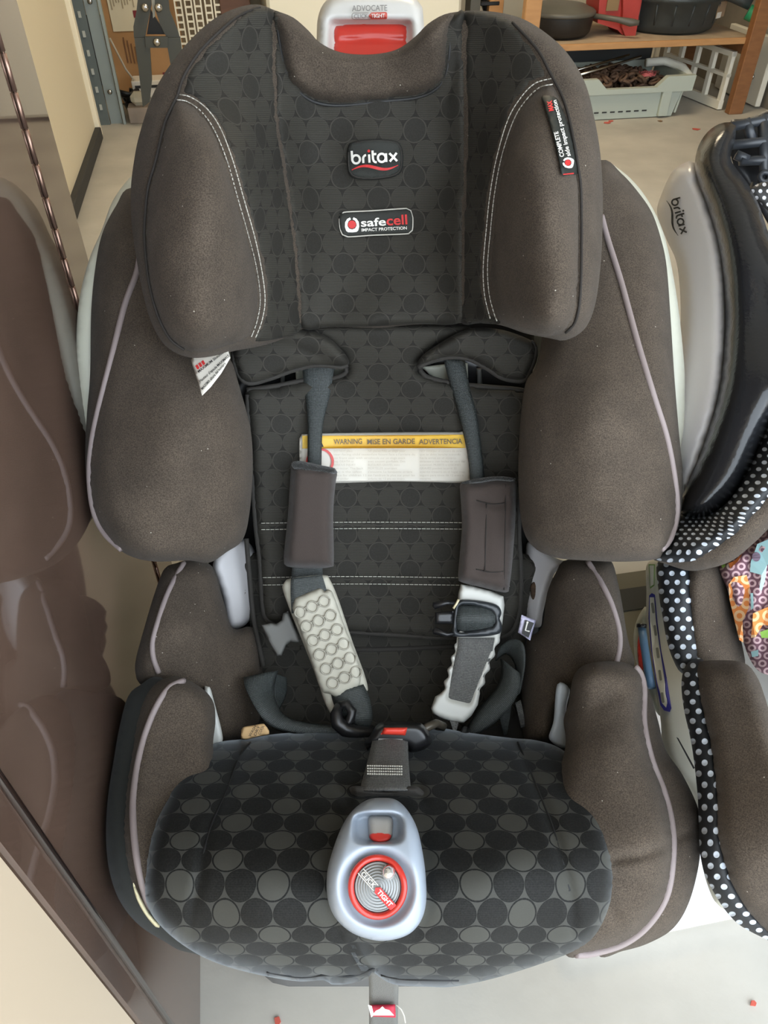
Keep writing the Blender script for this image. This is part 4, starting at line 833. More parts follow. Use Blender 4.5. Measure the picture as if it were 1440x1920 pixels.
# ------------------------------------------------------------------ top panel with latch
Dtp = Dc(.90)
tpn, stn = pad('top_plate', [(594, 160), (594, 70), (596, 34), (606, 8), (625, -6), (660, -11), (730, -11), (770, -6), (788, 8), (794, 35), (795, 160), (700, 190)], Dtp, mat('top_plate_white', (.68, .66, .62), .35), seat, rw=16, bulge=.02, thick=.05, step=7,
    disp=lambda x, y: -.022*(1/(1+np.exp(-(y-40)/1.6)))*(1/(1+np.exp((np.abs(x-694.5)-75)/1.6))), sm=1, label='white plastic top plate')
pad('release_latch', [(624, 160), (622, 100), (622, 60), (624, 47), (634, 42), (695, 39), (755, 40), (766, 47), (768, 60), (768, 100), (766, 160)], off(Dtp, .012), mat('latch_red', (.60, .045, .03), .3), seat, rw=8, bulge=.016, thick=.01, step=6, creases=[([(626, 79), (695, 73), (768, 76)], 3, .006)], sm=1, label='glossy red release latch')
text_on([('ADVOCATE', (660, 21), (726, 20), 11, mat('letter_grey', (.25, .24, .22), .6), .01), ('CLICK', (664, 34), (690, 33.5), 7.5, mat('letter_grey2', (.25, .24, .22), .6), .01), ('TIGHT', (696, 33.5), (722, 33), 7.5, whprint, .02)], stn, seat, off=.005)
shapes_on([([(691, 29.5), (696, 23.5), (724, 22.5), (726, 25), (726, 34), (724, 36), (696, 36.5)], mat('pink_red', (.60, .10, .07), .5)), (stroke([(691, 24), (663, 24.5), (660, 27), (660, 34), (663, 36.5), (695, 36.5)], .9), greyprint)], stn, seat, off=.0035, name='badge_print')

# ------------------------------------------------------------------ seat cushion
Dq = TPS([(430, 1388, .80), (710, 1370, .845), (980, 1390, .80), (480, 1421, .757), (940, 1421, .757), (710, 1421, .775), (470, 1467, .71), (480, 1535, .657), (480, 1620, .605), (710, 1560, .655), (940, 1535, .657), (940, 1620, .605), (710, 1660, .60), (300, 1600, .625), (1140, 1600, .625), (330, 1470, .70), (1110, 1470, .70), (300, 1740, .62), (1120, 1740, .62), (480, 1750, .60), (900, 1750, .60), (690, 1750, .60), (700, 1838, .66), (480, 1826, .65), (950, 1826, .65), (400, 1800, .64), (1060, 1788, .64)])
cuo = [(452, 1386), (413, 1391), (379, 1405), (340, 1440), (311, 1492), (287, 1550), (273, 1608), (270, 1662), (280, 1706), (311, 1746), (360, 1783), (413, 1808), (486, 1828), (559, 1840), (608, 1838), (622, 1846), (660, 1844), (690, 1834), (698, 1822), (712, 1832), (740, 1846), (800, 1850), (850, 1850), (920, 1836), (1000, 1812), (1070, 1786), (1112, 1758), (1140, 1705), (1152, 1640), (1143, 1560), (1120, 1490), (1090, 1440), (1050, 1403), (1005, 1388), (960, 1384), (880, 1374), (800, 1362), (700, 1365), (600, 1370), (520, 1376)]
cu, scu = pad('seat_cushion', cuo, Dq, dotC, seat, rw=34, bulge=.028, thick=.06, step=8, uvx=703, creases=[
    ([(469, 1389), (447, 1423), (423, 1487), (399, 1540), (384, 1589), (374, 1652), (362, 1710), (362, 1790)], 7, .007), ([(969, 1389), (990, 1436), (1013, 1492), (1037, 1553), (1056, 1619), (1070, 1680), (1079, 1775)], 7, .007),
    ([(640, 1480), (655, 1510), (640, 1530)], 7, .007), ([(785, 1480), (795, 1510)], 7, .006), ([(635, 1745), (650, 1790), (655, 1830)], 5, .006), ([(662, 1760), (680, 1800), (705, 1822)], 7, .013), ([(690, 1770), (690, 1795)], 6, .006), ([(640, 1475), (715, 1490), (790, 1478)], 6, .006), ([(560, 1500), (590, 1530)], 10, .003), ([(620, 1560), (616, 1700), (640, 1750)], 10, .004), ([(795, 1560), (800, 1700), (780, 1750)], 10, .004)], dome=.004, label='dotted seat cushion')
def cord(p): return piping(p, scu, cu, .0009, mat('seam_black', (.008, .009, .01), .7), 'seam', off=-.0002)
cord([(469, 1392), (447, 1423), (423, 1487), (399, 1540), (384, 1589), (378, 1630)]); cord([(971, 1392), (990, 1436), (1013, 1492), (1037, 1553), (1056, 1619), (1068, 1670)])
cord([(500, 1822), (560, 1832), (612, 1828), (660, 1830), (702, 1815)]); cord([(715, 1828), (760, 1836), (860, 1838)])
# webbing adjuster below the front edge
aj = ribbon('adjuster_strap', [(691, 1820, .70), (692, 1860, .72), (692, 1960, .76)], [(748, 1820, .70), (747, 1860, .72), (745, 1960, .76)], mat('strap_grey', (.13, .13, .12), .6, bump=.3, bscale=900), seat)
sa = lambda x, y: np.full(np.shape(x), .715)
pad('strap_tag', [(693, 1884), (741, 1883), (742, 1908), (694, 1906)], Dc(.722), mat('tag_red', (.50, .02, .05), .6), aj, rw=2, bulge=.002, thick=.003, sharp=True, step=5, sm=0, label='red printed tag')
shapes_on([([(697, 1904), (705, 1895), (712, 1892), (717, 1887), (722, 1892), (730, 1894), (739, 1904)], whprint), ([(690, 1884), (697, 1886), (701, 1903), (696, 1908)], whprint)], Dc(.716), aj, name='tag_print', off=.003)
tube3('loose_thread', [P(743, 1884, .715), P(752, 1892, .715), P(758, 1905, .715), P(760, 1918, .715)], .0006, thread, aj, n=5)

# ------------------------------------------------------------------ front indicator knob
De = TPS([(705, 1500, .612), (620, 1620, .572), (795, 1620, .572), (708, 1665, .560), (700, 1760, .562), (650, 1740, .560), (780, 1740, .560)])
egg = [(718, 1496), (743, 1500), (764, 1519), (781, 1550), (791, 1590), (798, 1640), (799, 1690), (790, 1725), (769, 1750), (737, 1762), (702, 1763), (660, 1749), (628, 1720), (614, 1683), (613, 1640), (622, 1600), (639, 1554), (660, 1521), (688, 1500)]
def sg(t): return 1/(1+np.exp(-np.clip(t, -40, 40)))
def edisp(x, y):
    dish = sg((1-np.sqrt(((x-708)/67)**2+((y-1664)/70)**2))*18); win = sg((1-((np.abs(x-708.5)/45)**4+(np.abs(y-1553)/27)**4)**.25)*26)
    cyl = sg((1-np.abs(x-713)/24)*22)*sg((1568-y)/2)*0
    return -.011*dish-.022*win
eg, seg_ = pad('indicator_knob', egg, De, mat('knob_grey', (.36, .41, .48), .3, coat=.2), seat, rw=26, bulge=.022, thick=.03, step=3.2, disp=edisp, sm=1, label='pale blue-grey egg-shaped indicator housing')
pad('window_cylinder', [(692, 1532), (712, 1529), (735, 1533), (736, 1560), (733, 1572), (715, 1578), (694, 1572), (691, 1560)], off(De, -.003), mat('cyl_grey', (.38, .36, .33), .35), eg, rw=12, bulge=.006, thick=.004, step=4, sm=1)
pad('red_indicator', circ(713, 1568, 21, 11.5), off(De, -.0055), red, eg, rw=5, bulge=.0035, thick=.002, step=3, sm=0, label='red round indicator')
ringp = [P(a, b, e) for (a, b), e in zip(circ(708, 1663, 50, 55, 60), De(np.array(circ(708, 1663, 49, 54, 60))[:, 0], np.array(circ(708, 1663, 49, 54, 60))[:, 1])-.016)]
tube3('red_ring', ringp, .0021, mat('ring_red', (.50, .025, .015), .25, coat=.3), eg, n=10, closed=True, label='glossy red ring')
dk_, sdk = pad('disc', circ(708, 1663, 45, 50, 60), off(De, -.014), foil, eg, rw=4, bulge=.001, thick=.002, step=4, sm=0, label='silver disc with fine grooves')
for k in range(1, 9):
    c = circ(708, 1663, 5*k+1, 5.55*k+1, 40); c = np.array(c); tube3('groove', [P(a, b, e) for (a, b), e in zip(c, De(c[:, 0], c[:, 1])-.0152)], .0005, mat('groove_grey', (.30, .31, .31), .4), eg, n=5, closed=True)
lens = [(0, 0)]
pad('lens_dome', circ(728, 1636, 13, 15, 30), off(De, -.018), mat('lens', (.8, .8, .78), .06, metal=.75), eg, rw=14, bulge=.005, thick=.002, step=3, sm=1, label='shiny domed rivet')
u_ = np.array([.70, .71]); u_ = np.array([850-540, 1210-860], float); u_ /= np.linalg.norm(u_); n_ = np.array([-u_[1], u_[0]]); o_ = np.array([(540/4.8)+560+3, (865/4.8)+1450+2])
band = lambda a, b, w_: [tuple(o_+u_*a-n_*w_), tuple(o_+u_*b-n_*w_), tuple(o_+u_*b+n_*w_), tuple(o_+u_*a+n_*w_)]
shapes_on([(stroke([tuple(o_+u_*43-n_*6.5), tuple(o_+u_*1-n_*6.5), tuple(o_+u_*1+n_*6.5), tuple(o_+u_*45+n_*6.5)], 1.6), whprint),
           ([tuple(o_+u_*43), tuple(o_+u_*49-n_*7.5), tuple(o_+u_*92-n_*7.5), tuple(o_+u_*94-n_*6), tuple(o_+u_*94+n_*6), tuple(o_+u_*92+n_*7.5), tuple(o_+u_*49+n_*7.5)], redprint)], sdk, eg, off=.0034, name='badge_print')
t0 = o_+n_*4
text_on([('CLICK', tuple(t0+u_*5), tuple(t0+u_*41), 8.5, whprint, .015), ('TIGHT', tuple(t0+u_*51), tuple(t0+u_*88), 8.5, whprint, .02)], sdk, eg, off=.0046)

# ------------------------------------------------------------------ buckle and straps
cs_ = ribbon('crotch_strap', [(700, 1385, .745), (692, 1420, .718), (684, 1450, .694), (675, 1484, .670)], [(764, 1385, .745), (765, 1420, .718), (767, 1450, .694), (770, 1484, .670)], webg, seat, label='grey woven crotch strap', bow=.004)
Ds_ = TPS([(700, 1385, .745), (765, 1385, .745), (680, 1484, .670), (770, 1484, .670), (720, 1430, .710)])
stitches([[(688, y), (756, y+1)] for y in (1436, 1441, 1446, 1451)], Ds_, cs_, r=.0008, dash=3.4, gap=.8, off=.009)
pad('strap_pocket', [(655, 1478), (675, 1474), (720, 1484), (770, 1474), (790, 1480), (798, 1500), (740, 1496), (700, 1494), (670, 1500)], TPS([(655, 1490, .678), (790, 1490, .678), (720, 1480, .675)]), bind, seat, rw=8, bulge=.008, thick=.02, step=5)
bk, sbk = pad('buckle', [(694, 1378), (706, 1360), (722, 1354), (780, 1354), (796, 1362), (808, 1380), (808, 1395), (790, 1408), (768, 1412), (760, 1402), (700, 1400), (690, 1408), (684, 1392)], Dc(.76), blk, seat, rw=12, bulge=.022, thick=.03, step=4, label='glossy black harness buckle')
pad('release_button', [(720, 1364), (764, 1364), (760, 1379), (714, 1377)], Dc(.738), mat('button_red', (.70, .05, .03), .35), bk, rw=3, bulge=.004, thick=.01, sharp=True, step=4, sm=0, label='red release button')
pad('buckle_slot', [(710, 1384.5), (755, 1385.5), (755, 1389), (709, 1388)], Dc(.738), midgrey, bk, rw=2, bulge=.002, thick=.006, sharp=True, step=4, sm=0)
sl1 = ribbon('harness_strap', [(567, 680, .865), (572, 730, .865), (578, 790, .862), (578, 890, .86)], [(628, 680, .865), (618, 740, .865), (604, 800, .862), (601, 890, .86)], webb, seat, bow=.003)
ribbon('harness_strap', [(832, 672, .865), (848, 730, .865), (862, 780, .862), (878, 850, .86), (884, 912, .86)], [(870, 676, .865), (880, 730, .862), (893, 780, .858), (902, 850, .86), (908, 908, .86)], webb, seat, bow=.004)
fuzz = mat('velcro_black', (.018, .018, .016), .95, bump=1, bscale=900, sheen=.4)
hp = mat('harness_pad_brown', (.052, .038, .032), .9, sheen=.15, bump=.3, bscale=1300)
Dhp = TPS([(545, 880, .855), (632, 880, .855), (530, 1060, .865), (625, 1060, .865), (580, 970, .862)])
h1, sh1 = pad('harness_pad', [(549, 872), (545, 884), (540, 960), (534, 1020), (532, 1050), (538, 1062), (580, 1066), (620, 1063), (626, 1050), (625, 960), (630, 900), (632, 888), (622, 878), (590, 874)], Dhp, hp, seat, rw=18, bulge=.028, thick=.022, step=6, creases=[([(547, 905), (590, 914), (630, 910)], 3, .0015)])
pad('pad_lining', [(546, 868), (562, 864), (600, 872), (628, 878), (633, 886), (618, 889), (580, 885), (552, 880)], Dc(.838), fuzz, h1, rw=6, bulge=.006, thick=.02, step=5, sm=0, label='fuzzy black pad lining')
h2, sh2 = pad('harness_pad', [(862, 912), (864, 905), (895, 902), (930, 896), (965, 900), (968, 920), (966, 980), (961, 1050), (955, 1100), (948, 1111), (905, 1102), (866, 1092), (859, 1082), (862, 1040), (866, 980)], TPS([(862, 905, .85), (967, 900, .85), (860, 1085, .855), (955, 1110, .855)]), hp, seat, rw=16, bulge=.022, thick=.022, step=6, creases=[([(912, 950), (909, 1069)], 3, .003), ([(948, 908), (946, 1105)], 3, .004), ([(895, 939), (930, 946), (947, 944)], 5, .008), ([(895, 1069), (935, 1073)], 4, .005)])
for s_ in ([(912, 944), (911, 1000), (909, 1071)], [(948, 908), (947, 1000), (945, 1106)], [(893, 938), (920, 945), (948, 943)], [(892, 1067), (920, 1073), (944, 1071)]): piping(s_, sh2, h2, .0006, mat('seam_brown', (.02, .016, .013), .8), 'seam', off=.0004)
pad('pad_lining', [(865, 907), (880, 900), (930, 893), (968, 897), (966, 903), (930, 901), (895, 906)], Dc(.835), fuzz, h2, rw=4, bulge=.005, thick=.015, step=5, sm=0, label='fuzzy black pad lining')
ribbon('harness_strap', [(551, 1040, .87), (547, 1075, .866), (545, 1140, .862)], [(606, 1040, .87), (605, 1075, .866), (612, 1110, .862)], webb, seat)
# left grip pad with relief
Dg = TPS([(529, 1098, .852), (608, 1078, .852), (626, 1340, .838), (690, 1290, .838)])
gb_, _s = pad('grip_backing', [(529, 1100), (533, 1092), (546, 1084), (606, 1078), (618, 1086), (634, 1122), (660, 1200), (684, 1266), (690, 1294), (684, 1300), (650, 1315), (630, 1340), (620, 1338), (606, 1310), (595, 1275), (570, 1210), (540, 1135)], Dg, ltgrey, seat, rw=6, bulge=.005, thick=.006, step=5)
ribbon('harness_strap', [(546, 1084, .843), (545, 1110, .842), (547, 1150, .842)], [(604, 1078, .843), (613, 1108, .842), (618, 1130, .842)], webb, seat)
gp, sgp = pad('grip_pad', [(550, 1131), (553, 1122), (598, 1103), (604, 1104), (609, 1109), (622, 1108), (645, 1170), (668, 1230), (676, 1262), (674, 1284), (668, 1289), (638, 1306), (628, 1306), (618, 1301), (612, 1300), (600, 1290), (578, 1225), (548, 1140)], off(Dg, -.010), ltgrey, seat, rw=6, bulge=.006, thick=.006, step=5, label='soft pale grey grip pad')
# relief: chains of ogee cells between wavy lines
ux = np.array([12.2, 26.6])/1.0; vx = np.array([22.6, -10.2])
lines = []
for r_ in range(6):
    for c_ in range(3):
        ctr_ = np.array([563., 1148.])+ux*r_+vx*c_
        if c_ == 2 and r_ == 5: ctr_ += np.array([-1, -1])
        e = []
        for t in np.linspace(0, 2*math.pi, 17): 
            v = np.array([math.cos(t), math.sin(t)]); rr2 = 9.6*(1+.12*abs(math.cos(t))**6); e.append(ctr_+vx/np.linalg.norm(vx)*v[0]*rr2+ux/np.linalg.norm(ux)*v[1]*10.6)
        lines.append([tuple(p) for p in e])
        if c_ < 2:
            a = ctr_+vx*.42; b = ctr_+vx*.58
            lines.append([tuple(a+ux*.16), tuple((a+b)/2+ux*.12), tuple(b+ux*.16)]); lines.append([tuple(a-ux*.16), tuple((a+b)/2-ux*.12), tuple(b-ux*.16)])
V, Fc = [], []
for l in lines:
    c, _ = onsurf(l, sgp, .0012, step=4); 
    o = tube3('tmp', c, .0009, ltgrey_line, None, n=5); b0 = len(V); V += [v.co.copy() for v in o.data.vertices]; Fc += [tuple(b0+i for i in p.vertices) for p in o.data.polygons]; me_ = o.data; bpy.data.objects.remove(o); bpy.data.meshes.remove(me_)
link('grip_relief', mesh('grip_relief', V, Fc, ltgrey_line), gp)
pad('loose_clip', [(490, 1172), (508, 1168), (518, 1170), (528, 1163), (531, 1150), (540, 1146), (562, 1200), (560, 1205), (545, 1203), (536, 1210), (531, 1222), (528, 1229), (520, 1230), (505, 1205)], Dc(.865), midgrey, seat, rw=4, bulge=.003, thick=.004, step=4, sharp=True, sm=0, label='flat dark grey clip tab')
# lower left strap, ring and loops
ribbon('harness_strap', [(622, 1300, .835), (630, 1325, .83), (652, 1350, .825), (660, 1362, .83)], [(680, 1284, .835), (692, 1310, .83), (697, 1345, .822), (690, 1366, .83)], webb, seat, bow=.008)
tube3('strap_ring', [P(a, b, d) for a, b, d in ((636, 1322, .812), (630, 1340, .806), (634, 1356, .804), (648, 1368, .804), (668, 1374, .806), (692, 1374, .81), (700, 1366, .815))], [.004, .006, .007, .007, .007, .006, .004], blk, seat, n=12, label='black plastic strap ring')
tube3('strap_ring', [P(a, b, d) for a, b, d in ((636, 1324, .812), (650, 1320, .812), (660, 1334, .81), (656, 1352, .808), (648, 1362, .806))], .0045, blk, seat, n=12, label='black plastic strap ring')
ribbon('harness_strap', [(457, 1272, .84), (460, 1290, .825), (480, 1330, .81), (505, 1358, .81), (550, 1373, .815), (600, 1376, .82), (648, 1372, .822)], [(520, 1258, .86), (512, 1290, .85), (517, 1320, .835), (535, 1345, .825), (570, 1356, .825), (610, 1361, .827), (648, 1362, .828)], webb, seat, bow=.006)
ribbon('harness_strap', [(458, 1276, .84), (472, 1264, .85), (500, 1260, .862)], [(500, 1262, .862), (524, 1254, .852), (536, 1268, .868)], webb, seat, bow=.002) if 0 else None
ribbon('harness_strap', [(514, 1262, .862), (512, 1290, .87), (514, 1318, .865)], [(536, 1270, .88), (536, 1300, .888), (522, 1330, .875)], webb, seat)
# ------------------------------------------------------------------ right chest clip half
Dcl = TPS([(863, 1095, .853), (944, 1118, .853), (815, 1340, .835), (880, 1352, .835), (935, 1194, .848)])
wavy = lambda a, b, n, amp, s=1: [tuple(np.array(a)+(np.array(b)-np.array(a))*t+np.array([1, .35])*s*amp*math.sin(t*n*2*math.pi)) for t in np.linspace(0, 1, n*6+1)]
cpl = [(860, 1110), (864, 1095), (890, 1100), (920, 1108), (944, 1118), (946, 1135), (942, 1170), (938, 1192)]+wavy((937, 1196), (900, 1300), 4, 2.6)+[(896, 1322), (884, 1342), (870, 1355), (850, 1354), (825, 1346), (811, 1338), (808, 1328), (816, 1306), (826, 1300)]+wavy((830, 1296), (856, 1205), 4, 2.6)+[(857, 1190), (856, 1140)]
cpo, scp = pad('clip_plate', cpl, Dcl, mat('clip_grey', (.56, .56, .52), .4), seat, rw=5, bulge=.007, thick=.006, step=4, sharp=True, sm=1, disp=lambda x, y: -.007*sg((y-1196)/2)*sg((1318-y+(x-870)*.25)/2)*sg((x-(858-(y-1200)*.175))/1.5)*sg((926-(y-1200)*.36-x)/1.5), label='pale grey chest clip plate with wavy edges')
ribbon('harness_strap', [(859, 1196, .842), (858, 1214, .842), (850, 1250, .84), (842, 1290, .838), (837, 1312, .836)], [(927, 1196, .842), (921, 1230, .842), (908, 1265, .84), (894, 1300, .838), (884, 1324, .836)], webg, seat, label='grey strap through the chest clip')
cfo, scf = pad('clip_frame', [(858, 1130), (866, 1124), (900, 1126), (930, 1133), (939, 1143), (940, 1152), (937, 1160), (941, 1170), (940, 1184), (930, 1190), (900, 1194), (855, 1194), (848, 1190), (850, 1160), (853, 1135)], off(Dcl, -.012), mat('clip_black', (.03, .034, .038), .35), seat, rw=4, bulge=.005, thick=.01, step=4, holes=[[(861, 1137), (866, 1134), (890, 1136), (918, 1145), (926, 1154), (926, 1172), (910, 1178), (880, 1184), (858, 1184), (857, 1160)]], sm=0, label='black chest clip frame')
ribbon('harness_strap', [(858, 1134, .846), (856, 1160, .834), (856, 1186, .846)], [(926, 1138, .846), (928, 1160, .834), (927, 1186, .846)], webb, seat, bow=.004)
for a, b, c in (((852, 1132), (838, 1130), (814, 1136)), ((852, 1188), (838, 1190), (814, 1182))):
    tube3('clip_prong', [P(*a, .832), P(*b, .832), P(*c, .832), P(c[0]-2, c[1]+1, .833)], [.0016, .0022, .0038, .001], blk, cfo, n=10)
pad('clip_tongue', [(816, 1148), (850, 1146), (850, 1170), (816, 1170)], Dc(.834), blk, cfo, rw=4, bulge=.003, thick=.006, sharp=True, step=5, sm=0)
tube3('clip_hook', [P(850, 1141, .824), P(856, 1132, .824), P(860, 1124, .824)], .0012, mat('pale_yellow', (.7, .62, .4), .4), cfo, n=6)
# right loops of webbing
ribbon('harness_strap', [(936, 1210, .875), (960, 1198, .862), (978, 1204, .85), (984, 1225, .845), (982, 1260, .84), (975, 1300, .84)], [(930, 1240, .885), (948, 1226, .88), (962, 1240, .87), (968, 1265, .862), (964, 1290, .86), (955, 1310, .86)], webb, seat, bow=.004)
ribbon('harness_strap', [(975, 1262, .842), (976, 1285, .836), (966, 1312, .835), (945, 1340, .838), (915, 1365, .842), (872, 1392, .846)], [(938, 1235, .865), (940, 1262, .86), (930, 1290, .856), (905, 1320, .854), (884, 1350, .854), (870, 1378, .852)], webb, seat, bow=.006)
ribbon('harness_strap', [(932, 1318, .862), (938, 1350, .866), (944, 1378, .87)], [(960, 1310, .862), (956, 1340, .866), (950, 1376, .87)], webb, seat)
ribbon('harness_strap', [(966, 1318, .86), (972, 1345, .86), (976, 1364, .862)], [(976, 1312, .86), (982, 1340, .86), (984, 1362, .862)], webg, seat)
ribbon('harness_strap', [(842, 1350, .832), (848, 1366, .83), (850, 1380, .828)], [(860, 1354, .832), (856, 1368, .83), (852, 1380, .828)], webg, seat)
tube3('strap_ring', [P(a, b, d) for a, b, d in ((826, 1356, .83), (824, 1376, .822), (834, 1389, .815), (852, 1391, .813), (870, 1384, .818), (874, 1366, .826))], [.004, .006, .0075, .0075, .006, .004], blk, seat, n=12, label='black plastic strap ring')
tube3('buckle_tongue', [P(a, b, d) for a, b, d in ((786, 1376, .80), (800, 1364, .80), (818, 1356, .81), (832, 1362, .82))], .004, mat('tongue_dark', (.10, .085, .065), .35, metal=.3), seat, n=8)
pad('size_tag', [(978, 1153), (1005, 1163), (994, 1201), (971, 1186)], Dc(.845), mat('tag_lilac', (.62, .60, .78), .5), seat, rw=2, bulge=.001, thick=.001, sharp=True, step=5, sm=0, label='small white pictogram tag')
shapes_on([([(985, 1162), (1001, 1168), (991, 1196), (978, 1188)], blkprint), (stroke([(989, 1167), (985, 1182), (993, 1184)], 2.6), whprint), (circ(989, 1167, 2), whprint)], Dc(.843), seat, name='pictogram', off=.0015)
ot, sot = pad('care_tag', [(452, 1374), (455, 1364), (475, 1360), (495, 1357), (501, 1364), (505, 1376), (485, 1381), (460, 1387), (452, 1386)], Dc(.79), mat('tag_orange', (.68, .45, .22), .7), seat, rw=3, bulge=.001, thick=.001, step=5, sm=0, label='small yellowed care tag')
text_on([('WASH', (470, 1382), (481, 1362), 5, blkprint, 0), ('DRY', (480, 1380), (488, 1362), 5, blkprint, 0), ('COOL', (488, 1378), (496, 1361), 5, blkprint, 0)], sot, seat, off=.002)

#@@NEIGHBOUR
# ------------------------------------------------------------------ second car seat at the right
nb = thing('car_seat', Vector((.42, .55, .032)), 'second child car seat with white polka dots at the right edge', 'car seat')
gshell = mat('shell_grey_satin', (.74, .72, .73), .3, coat=.15)
Dn = TPS([(1300, 310, .90), (1240, 390, .97), (1360, 520, .83), (1280, 560, .90), (1360, 680, .80), (1282, 800, .84), (1300, 900, .81)])
gs, sgs = pad('side_wing', [(1292, 302), (1302, 305), (1311, 335), (1331, 387), (1349, 447), (1359, 512), (1362, 591), (1360, 660), (1352, 730), (1338, 790), (1315, 860), (1292, 915), (1275, 930), (1262, 850), (1265, 700), (1276, 600), (1270, 500), (1250, 450), (1232, 400), (1240, 365), (1262, 320)], Dn, gshell, nb, rw=24, bulge=.03, thick=.05, label='satin grey side wing')
shapes_on(wordmark((1258, 374), (1277, 440), 11.5, blkprint, blkprint), sgs, nb, off=.003, name='lettering')
Dm = TPS([(1320, 250, .88), (1310, 300, .87), (1400, 500, .80), (1440, 700, .76), (1400, 850, .76), (1300, 940, .78), (1460, 600, .78), (1370, 600, .80)])
pad('headrest_rim', [(1368, 229), (1347, 233), (1326, 248), (1310, 273), (1303, 304), (1308, 335), (1327, 387), (1345, 447), (1356, 512), (1360, 591), (1357, 660), (1349, 730), (1333, 790), (1310, 860), (1284, 920), (1272, 958), (1310, 975), (1350, 960), (1400, 900), (1450, 780), (1500, 700), (1500, 560), (1455, 470), (1440, 434), (1422, 382), (1401, 343), (1380, 315), (1370, 295), (1378, 262), (1380, 236)], Dm, blkg, nb, rw=40, bulge=.05, thick=.05, creases=[([(1398, 380), (1422, 470), (1440, 600), (1438, 760)], 2.5, .002)], label='glossy black headrest rim')
Df = Dc(.93)
pad('headrest_frame', [(1368, 231), (1400, 222), (1500, 205), (1520, 400), (1500, 520), (1440, 420), (1400, 345), (1372, 300)], off(Df, .02), mat('frame_black', (.010, .011, .014), .4), nb, rw=8, bulge=.004, thick=.06)
for a, b in (((1370, 238), (1500, 212)), ((1372, 272), (1500, 258)), ((1388, 302), (1500, 298)), ((1410, 350), (1500, 345)), ((1399, 225), (1410, 262)), ((1430, 218), (1434, 345)), ((1460, 214), (1462, 345)), ((1380, 290), (1402, 300))):
    tube3('frame_rib', [P(a[0], a[1], .925), P(b[0], b[1], .925)], .0055, mat('rib_black', (.03, .034, .04), .35), nb, n=6)
tube3('adjuster_ring', [P(1434+9*math.cos(t), 332+9*math.sin(t), .915) for t in [i*math.pi/6 for i in range(12)]], .003, mat('rib_black', (.03, .034, .04), .35), nb, n=6, closed=True)
pad('mesh_edge', [(1405, 360), (1420, 345), (1450, 345), (1500, 400), (1500, 440), (1440, 395), (1425, 380)], Dc(.88), polka_mat('polka_small', (.02, .02, .02), (.6, .6, .62), .008), nb, rw=6, bulge=.006, thick=.02)
polka = polka_mat('polka_fabric', (.010, .012, .015), (.56, .62, .70), .0100)
Dpb = TPS([(1230, 1045, .76), (1300, 1030, .73), (1380, 970, .71), (1440, 900, .72), (1440, 1000, .70), (1300, 1065, .74), (1500, 900, .70), (1290, 965, .80)])
pad('headrest_lower_pad', [(1265, 962), (1300, 968), (1340, 965), (1375, 935), (1398, 895), (1425, 830), (1450, 770), (1520, 720), (1520, 930), (1465, 965), (1440, 992), (1415, 1017), (1371, 1052), (1324, 1067), (1291, 1070), (1250, 1058), (1222, 1046), (1240, 1025), (1262, 1000)], off(Dpb, .012), neo, nb, rw=26, bulge=.03, thick=.06)
pad('headrest_polka_band', [(1278, 961), (1310, 966), (1340, 960), (1372, 932), (1396, 892), (1425, 828), (1450, 770), (1500, 750), (1500, 880), (1440, 944), (1390, 998), (1347, 1031), (1300, 1057), (1265, 1056), (1224, 1045), (1250, 1015), (1262, 985)], Dpb, polka, nb, rw=24, bulge=.036, thick=.02, uvx=1300, creases=[([(1275, 985), (1330, 985), (1385, 950), (1420, 880)], 6, .008)])
Dpc = TPS([(1240, 1100, .82), (1310, 1100, .80), (1250, 1200, .80), (1320, 1220, .79), (1385, 1150, .84), (1380, 1240, .82)])
pad('torso_pad', [(1290, 1060), (1347, 1052), (1364, 1105), (1380, 1169), (1393, 1216), (1394, 1255), (1350, 1262), (1300, 1262), (1285, 1150)], Dpc, neo, nb, rw=24, bulge=.024, thick=.05)
pad('torso_polka_side', [(1235, 1052), (1291, 1060), (1300, 1111), (1310, 1169), (1320, 1240), (1305, 1262), (1278, 1262), (1262, 1237), (1250, 1200), (1243, 1160), (1235, 1110)], off(Dpc, -.005), polka, nb, rw=18, bulge=.02, thick=.04, uvx=1270)
Dl = TPS([(1290, 1250, .745), (1280, 1330, .72), (1310, 1490, .67), (1313, 1610, .65), (1379, 1727, .65), (1440, 1600, .61), (1400, 1300, .69), (1440, 1400, .65), (1500, 1700, .63), (1440, 1762, .66)])
pad('seat_bolster', [(1308, 1243), (1350, 1238), (1395, 1243), (1420, 1270), (1440, 1325), (1470, 1420), (1520, 1500), (1540, 1780), (1480, 1768), (1435, 1745), (1393, 1700), (1362, 1640), (1342, 1562), (1340, 1492), (1330, 1398), (1312, 1319), (1304, 1270)], off(Dl, -.004), neo, nb, rw=34, bulge=.03, thick=.06)
pad('bolster_polka_side', [(1290, 1242), (1318, 1236), (1322, 1280), (1330, 1340), (1348, 1420), (1358, 1500), (1360, 1570), (1378, 1640), (1410, 1700), (1450, 1745), (1500, 1790), (1440, 1763), (1379, 1728), (1337, 1671), (1314, 1609), (1308, 1492), (1297, 1398), (1282, 1328), (1278, 1275)], off(Dl, .004), polka, nb, rw=16, bulge=.02, thick=.05, uvx=1310)
Dw = TPS([(1220, 1070, .96), (1240, 1300, .88), (1250, 1400, .84), (1310, 1520, .80), (1190, 1200, .96), (1330, 1640, .76), (1300, 1200, .90)])
wpl = mat('panel_white', (.60, .59, .50), .4)
